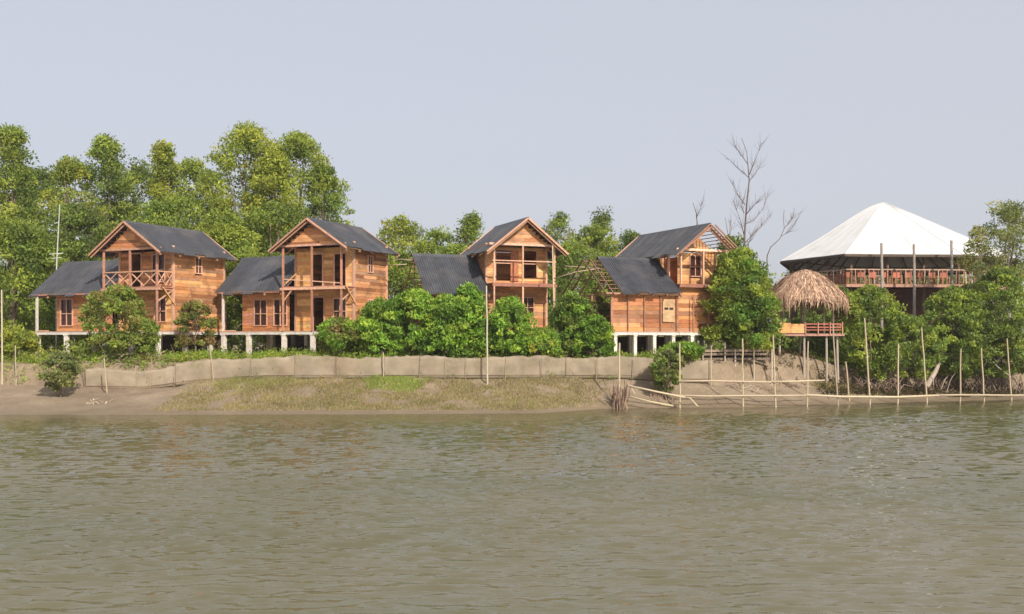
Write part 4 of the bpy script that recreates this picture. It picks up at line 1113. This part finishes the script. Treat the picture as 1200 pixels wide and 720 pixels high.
# silt net held by thin stakes along the crest
nf = thing("net_fence", "low tan net strung on thin stakes along the crest of the mud bank", "fence", (0, 56, 0))
stakes = [100, 125, 160, 176, 205, 247, 293, 345, 393, 450, 491, 521, 545, 592, 634, 663, 699, 740, 770, 833]
def netline(px):
    y = 55.9
    for _ in range(3): y = float(ip(wx(px, y), CREST)) - .22
    return wx(px, y), y
SN = {100: .0, 125: -.1, 160: -.05}
for i, p in enumerate(stakes):
    x, y = netline(p); g = gz(x, y)
    m = MB(); hh = rnd.uniform(.95, 1.25); ln = rnd.uniform(-.1, .1)
    m.tube([(x, y - .05 - 56, g - .3), (x + ln * .5, y - .05 - 56, g + hh * .5), (x + ln, y - .03 - 56, g + hh)], [.018, .016, .012], jit((0.34, 0.27, 0.19), .3), 6)
    m.build("stake", M['bamboo'], nf)
for i in range(len(stakes) - 1):
    x0, y0 = netline(stakes[i]); x1, y1 = netline(stakes[i + 1]); nn = 22; V = []; Q = []
    rows = 7
    for a in range(nn + 1):
        f = a / nn; x = x0 + (x1 - x0) * f; y = y0 + (y1 - y0) * f; g = float(ip(x, CBASE)) + .05
        H = 1.04 + .06 * math.sin(x * 1.1 + 1) + .045 * float(vnoise(x, 0, .55, 61)) + .03 * float(vnoise(x, 0, .2, 62)) + .02 * math.sin(x * 4.7) + .012 * math.sin(x * 11.7)
        if stakes[i] < 200: H -= .12
        for b_ in range(rows + 1):
            t = b_ / rows
            bulge = .01 * math.sin(x * 1.7 + t * 3) * math.sin(math.pi * t) + .006 * math.sin(x * 6.1 + t * 4) * t
            V.append((x, y - 56 - bulge, g - .12 + t * (H + .12)))
    for a in range(nn):
        for b_ in range(rows):
            k = a * (rows + 1) + b_; Q.append((k, k + rows + 1, k + rows + 2, k + 1))
    V = np.array(V); Cc = np.tile(np.array([0.42, 0.345, 0.258]) * rnd.uniform(.98, 1.02), (len(V), 1))
    o = np_mesh("net", V, np.array(Q), Cc, M['net'], nf, smooth=True)
    sm = o.modifiers.new("thickness", 'SOLIDIFY'); sm.thickness = .004
    # top and bottom cords
    m = MB(); m.tube([tuple(V[a * (rows + 1) + rows]) for a in range(nn + 1)], [.012] * (nn + 1), (0.36, 0.3, 0.22), 4); m.build("cord", M['bamboo'], nf)
    m = MB(); m.tube([tuple(V[a * (rows + 1) + 1] + np.array([0, -.02, 0])) for a in range(nn + 1)], [.01 if i % 3 else .024] * (nn + 1), (0.22, 0.16, 0.11), 4); m.build("cord", M['bamboo'], nf)

# bamboo fence standing in the shallows at the right
bf = thing("bamboo_fence", "bamboo pole fence with two long rails in the shallows on the right", "fence", (0, 0, 0))
poles = [(797, 475, 796.5, 402, 54.3), (871, 475, 870, 397, 54.9), (909.5, 477, 906, 393, 54.8), (946, 475, 947, 400, 55.3), (983, 471, 976, 380, 56.3),
         (1020, 470, 1013, 373, 57.2), (1052, 470, 1053, 403, 58.0), (1087, 469, 1080, 384, 58.6), (1125, 468, 1126, 409, 59.5), (1154, 467, 1150, 408, 60.3), (1186, 466, 1180, 397, 61.0)]
for (a, b_, c_, d_, Y) in poles: pole("p", "", a, b_, c_, d_, Y - .6, r=.048, root=bf, sub="bamboo_pole")
def rail(root, pts, r=.05, name="bamboo_rail", c=BAM):
    m = MB(); P_ = [(wx(p, Y), Y, wz(y, Y)) for p, y, Y in pts]; m.tube(P_, [r] * len(P_), jit(c, .1), 6); m.build(name, M['bamboo'], root, smooth=True)
rail(bf, [(795, 447, 53.6), (830, 446.5, 53.9), (871, 447.5, 54.2), (909, 448, 54.1)], .055)
rail(bf, [(905, 447.5, 54.05), (935, 447, 54.4), (966, 446, 55.2)], .045)
rail(bf, [(790, 463.5, 53.6), (830, 464.5, 53.9), (871, 464, 54.2), (909, 464, 54.1), (950, 463.5, 54.7)], .05)
rail(bf, [(945, 463, 54.6), (985, 465, 55.6), (1052, 465.5, 57.3), (1100, 463.5, 58.2)], .06)
rail(bf, [(1095, 463.5, 58.1), (1127, 463, 58.8), (1186, 463.5, 60.3), (1225, 463, 61.2)], .055)
def loose(name, label, cat, pts, r, c=BAM, group=None):
    P_ = [Vector((wx(p, Y), Y, wz(y, Y))) for p, y, Y in pts]; o_ = P_[0].copy()
    m = MB(); m.tube([p - o_ for p in P_], [r] * len(P_), jit(c, .1), 6); o = m.build(name, M['bamboo'], smooth=True); o.location = o_
    return tag(o, label, cat, group)
FB = "fallen bamboo poles on the mud slope"
loose("fallen_bamboo", "longest fallen bamboo pole, slanting from the root stump to the fence foot", "pole", [(736, 452, 53.4), (768, 459, 53.3), (803, 466, 53.2)], .05, group=FB)
loose("fallen_bamboo", "fallen bamboo pole lying lowest, its right end at the waterline", "pole", [(738, 465, 53.3), (762, 471, 53.1), (789, 476, 52.9)], .05, group=FB)
loose("fallen_bamboo", "short bent bamboo dipping into the water right of the first fence pole", "pole", [(796, 464, 53.3), (809, 467, 53.2), (818, 477, 52.8)], .045, group=FB)
loose("fallen_bamboo", "thin steep stick on the right side of the root stump", "stick", [(735, 449, 53.6), (741, 457, 53.4), (744, 462, 53.3)], .03, group=FB)
loose("fallen_stick", "dark stick leaning left of the root stump", "stick", [(703, 454, 53.9), (712, 462, 53.5), (716, 468, 53.2)], .035, (0.22, 0.16, 0.12))
loose("fallen_stick", "short dark stick under the lower rail between the first two fence poles", "stick", [(838, 467, 53.9), (843, 473, 53.7)], .03, (0.2, 0.15, 0.11))
loose("fallen_stick", "dark slanting stick crossing the mud right of the upper rail's end", "stick", [(962, 455, 55.4), (972, 468, 55.1)], .03, (0.2, 0.15, 0.11))

pole("bamboo_pole", "bamboo pole with debris at its foot at the left end of the fallen poles", 725.5, 470, 726, 402, 53.9, r=.06, group="single bamboo poles")
pole("bamboo_pole", "tall thin pole rising from the net in front of the hedge", 571.5, 437, 570, 335, 55.3, r=.05, c=(0.52, 0.48, 0.36), group="single bamboo poles")
pole("bamboo_pole", "short pole on the mound beside the low walkway", 833, 441, 833.5, 405, 57.0, r=.04, group="single bamboo poles")
pole("bamboo_pole", "tall pole at the very left edge of the bank", 2.5, 443, 2, 340, 55.6, r=.05, c=(0.42, 0.36, 0.27), group="single bamboo poles")
pole("bamboo_pole", "short stake in the mud next to the tall pole at the left edge", 19, 441, 18, 405, 55.5, r=.035, c=(0.42, 0.36, 0.27), group="single bamboo poles")
pole("bamboo_pole", "leaning stake in front of the brownish bush at left", 126, 456, 122, 420, 54.3, r=.04, group="single bamboo poles")
pole("bamboo_pole", "yellowish stake in the net below the gap between the first two houses", 251, 436, 246, 405, 55.6, r=.04, group="single bamboo poles")
pole("bamboo_pole", "pale stake in the net right of the small leafy bush", 450, 437, 449, 413, 55.6, r=.04, group="single bamboo poles")
pole("bamboo_pole", "crooked short post at the foot of the bush right of the hut", 996, 450, 991, 424, 57.6, r=.05, group="single bamboo poles")
pole("bamboo_pole", "tall scaffold pole beside the right post of the middle house", 650, 412, 647.5, 288, 58.4, r=.05, c=(0.46, 0.36, 0.24), group="single bamboo poles")
an = thing("antenna_mast", "thin mast with small cross pieces rising left of the leftmost house roof", "mast", (wx(66, 66), 66, gz(wx(66, 66), 66)))
g = an.location.z
m = MB(); m.tube([(0, 0, -.3), (0.02, 0, wz(310, 66) - g), (.22, 0, wz(240, 66) - g)], [.05, .045, .03], (0.5, 0.5, 0.45), 6); m.build("mast", M['bamboo'], an)
for (z, w) in ((298, .45), (303, .3), (262, .12)): single(an, "cross_piece", (-w, 0, wz(z, 66) - g), (w, 0, wz(z - 1, 66) - g), .04, .04, (0.5, 0.5, 0.45))

# loose scaffold bamboo lying across the two houses' frames
loose("scaffold_bamboo", "bent bamboo pole sagging between the middle and rightmost houses", "pole", [(648, 327, 60.0), (675, 319, 59.6), (708, 314, 59.2)], .035)
loose("scaffold_bamboo", "straight bamboo pole resting against the left end of the rightmost house roof", "pole", [(662, 312, 60.2), (690, 314, 60.2), (716, 316, 60.0)], .035)
loose("scaffold_bamboo", "upper bamboo pole between the second house and the middle house roof", "pole", [(455, 305, 62.6), (470, 304, 62.2), (492, 306, 61.4)], .03)
loose("scaffold_bamboo", "lower bamboo pole between the second house and the middle house roof", "pole", [(456, 311, 62.6), (476, 310, 62.0)], .03)

# low walkway on the mound
wk = thing("low_walkway", "weathered low timber walkway between the rightmost house and the hut", "walkway", (wx(862, 58.6), 58.6, 0))
x0 = wx(818, 58.6) - wk.location.x; x1 = wx(907, 58.6) - wk.location.x
for (z, c_) in ((411.5, (0.3, 0.22, 0.16)), (415.5, (0.2, 0.15, 0.11)), (421, (0.16, 0.12, 0.09))):
    single(wk, "side_board", (x0, -.0, wz(z, 58.6)), (x1, 0, wz(z - .5, 58.6)), .06, .13, c_)
m = MB(); m.box((x0, .05, wz(411, 58.6)), (x1, 1.3, wz(410, 58.6)), (0.28, 0.21, 0.15)); m.build("walkway_deck", M['wood'], wk)
for p in (824, 850, 862, 884, 905):
    x = wx(p, 58.4) - wk.location.x
    m = MB(); m.tube([(x, -.12, gz(x + wk.location.x, 58.4) - .3), (x, -.1, wz(401 if p in (850,) else 409, 58.4))], [.05, .045], jit((0.4, 0.33, 0.25), .15), 6); m.build("walkway_post", M['bamboo'], wk)

# ------------------------------------------------------------------ drift wood, roots, debris
def tangle(name, label, cat, px, Y, py, wpx, hpx, n_, r, cols, seed, upb=.2, group=None):
    rg = random.Random(seed); X = wx(px, Y); g = gz(X, Y)
    W_ = wpx / FPX * Y; H_ = hpx / FPX * Y; m = MB(); few = n_ <= 12; root = thing(name, label, cat, (X, Y, g), 0, group)
    for i in range(n_):
        x = rg.uniform(-W_, W_); y = rg.uniform(-.6, .6); z = gz(X + x, Y + y) - g - .04
        a = rg.uniform(0, math.pi); ln = rg.uniform(.3, 1.1) * W_ * .5 if W_ < 1.5 else rg.uniform(.4, 1.3)
        dx, dy = math.cos(a) * ln, math.sin(a) * ln * .6; dz = rg.uniform(-.1, 1) * H_
        p = Vector((x, y, z)); e_ = Vector((x + dx, y + dy, max(z + dz, gz(X + x + dx, Y + y + dy) - g - .02)))
        mid = p.lerp(e_, .5) + Vector((rg.uniform(-.1, .1), 0, rg.uniform(0, .25) * H_ + .06))
        m.tube([p, mid, e_], [r, r * .8, r * .35], jit(rg.choice(cols), .2, rg), 5)
        if few: m.build("branch", M['bark'], root); m = MB()
    if not few: tag(m.build("twigs", M['bark'], root), kind="stuff")
GREYW = [(0.3, 0.22, 0.165), (0.2, 0.14, 0.105), (0.42, 0.33, 0.25), (0.15, 0.1, 0.075)]
tangle("driftwood", "pale driftwood branches lying on the mud left of the middle", "driftwood", 121, 52.2, 462, 17, 4, 12, .04, [(0.42, 0.34, 0.26), (0.3, 0.23, 0.17)], 11)
tangle("root_stump", "dark tangled stump of roots at the foot of the bamboo pole", "stump", 726, 53.5, 470, 9, 30, 60, .03, [(0.2, 0.13, 0.09), (0.3, 0.2, 0.14)], 2)
tangle("brushwood", "pale brushwood heaped under the brownish bush", "brushwood", 150, 56.3, 430, 40, 14, 70, .03, GREYW, 3)
tangle("brushwood", "dry branches leaning on the net left of the second house", "brushwood", 200, 56.0, 430, 22, 28, 16, .022, GREYW, 8)
tangle("brushwood", "brown brushwood at the foot of the bush on the mud slope", "brushwood", 778, 54.4, 460, 16, 16, 36, .022, [(0.26, 0.17, 0.12), (0.33, 0.24, 0.17)], 4)
tangle("mangrove_roots", "pale mangrove roots under the bush right of the hut", "roots", 1022, 61.0, 445, 32, 22, 80, .028, GREYW, 5)
tangle("mangrove_roots", "tangled mangrove roots below the middle of the hall", "roots", 1075, 62.6, 445, 30, 26, 70, .03, GREYW, 6)
tangle("mangrove_roots", "dark root thicket at the right edge of the bank", "roots", 1155, 63.6, 448, 50, 26, 150, .03, [(0.18, 0.12, 0.09), (0.3, 0.22, 0.17), (0.1, 0.07, 0.05)], 7)
tangle("driftwood", "forked stick poking from the mud beside the tall thin pole", "driftwood", 585, 55.2, 440, 6, 10, 4, .03, GREYW, 9)
tangle("brushwood", "scattered dry sticks on the mud slope between the low walkway and the upper rail", "brushwood", 868, 57.2, 430, 40, 6, 40, .018, GREYW, 12)
tangle("brushwood", "dry brush on the earth mound in front of the hut stilts", "brushwood", 920, 59.0, 420, 26, 8, 50, .02, GREYW, 10)
for (lab, pts, r) in (("weathered log leaning up into the bush below the hall", [(1086, 453, 60.2), (1096, 436, 61.4), (1103, 420, 62.6)], .16),
                      ("thin pale log slanting right under the right edge bushes", [(1156, 417, 62.5), (1170, 431, 62.0), (1186, 443, 61.8)], .05)):
    m = MB(); P_ = [Vector((wx(p, Y), Y, wz(y, Y))) for p, y, Y in pts]; o_ = P_[0].copy()
    m.tube([p - o_ for p in P_], [r, r * .85, r * .5], (0.36, 0.29, 0.23), 8); o = m.build("leaning_log", M['bark'], smooth=True); o.location = o_; tag(o, lab, "log")

# ------------------------------------------------------------------ pale summer haze
hb = MB(); hb.box((-1600, -1300, -4), (1600, 2600, 26), (1, 1, 1))
hm = bpy.data.materials.new("haze"); hm.use_nodes = True
hn = hm.node_tree.nodes; hl = hm.node_tree.links; hn.remove(hn["Principled BSDF"])
pv = hn.new("ShaderNodeVolumePrincipled"); pv.inputs["Color"].default_value = (0.95, 0.96, 1, 1); pv.inputs["Density"].default_value = 0.0004; pv.inputs["Anisotropy"].default_value = 0.3
hl.new(pv.outputs[0], hn["Material Output"].inputs["Volume"])
ho = hb.build("haze", hm); tag(ho, "thin pale haze over the river and the far trees", kind="stuff")
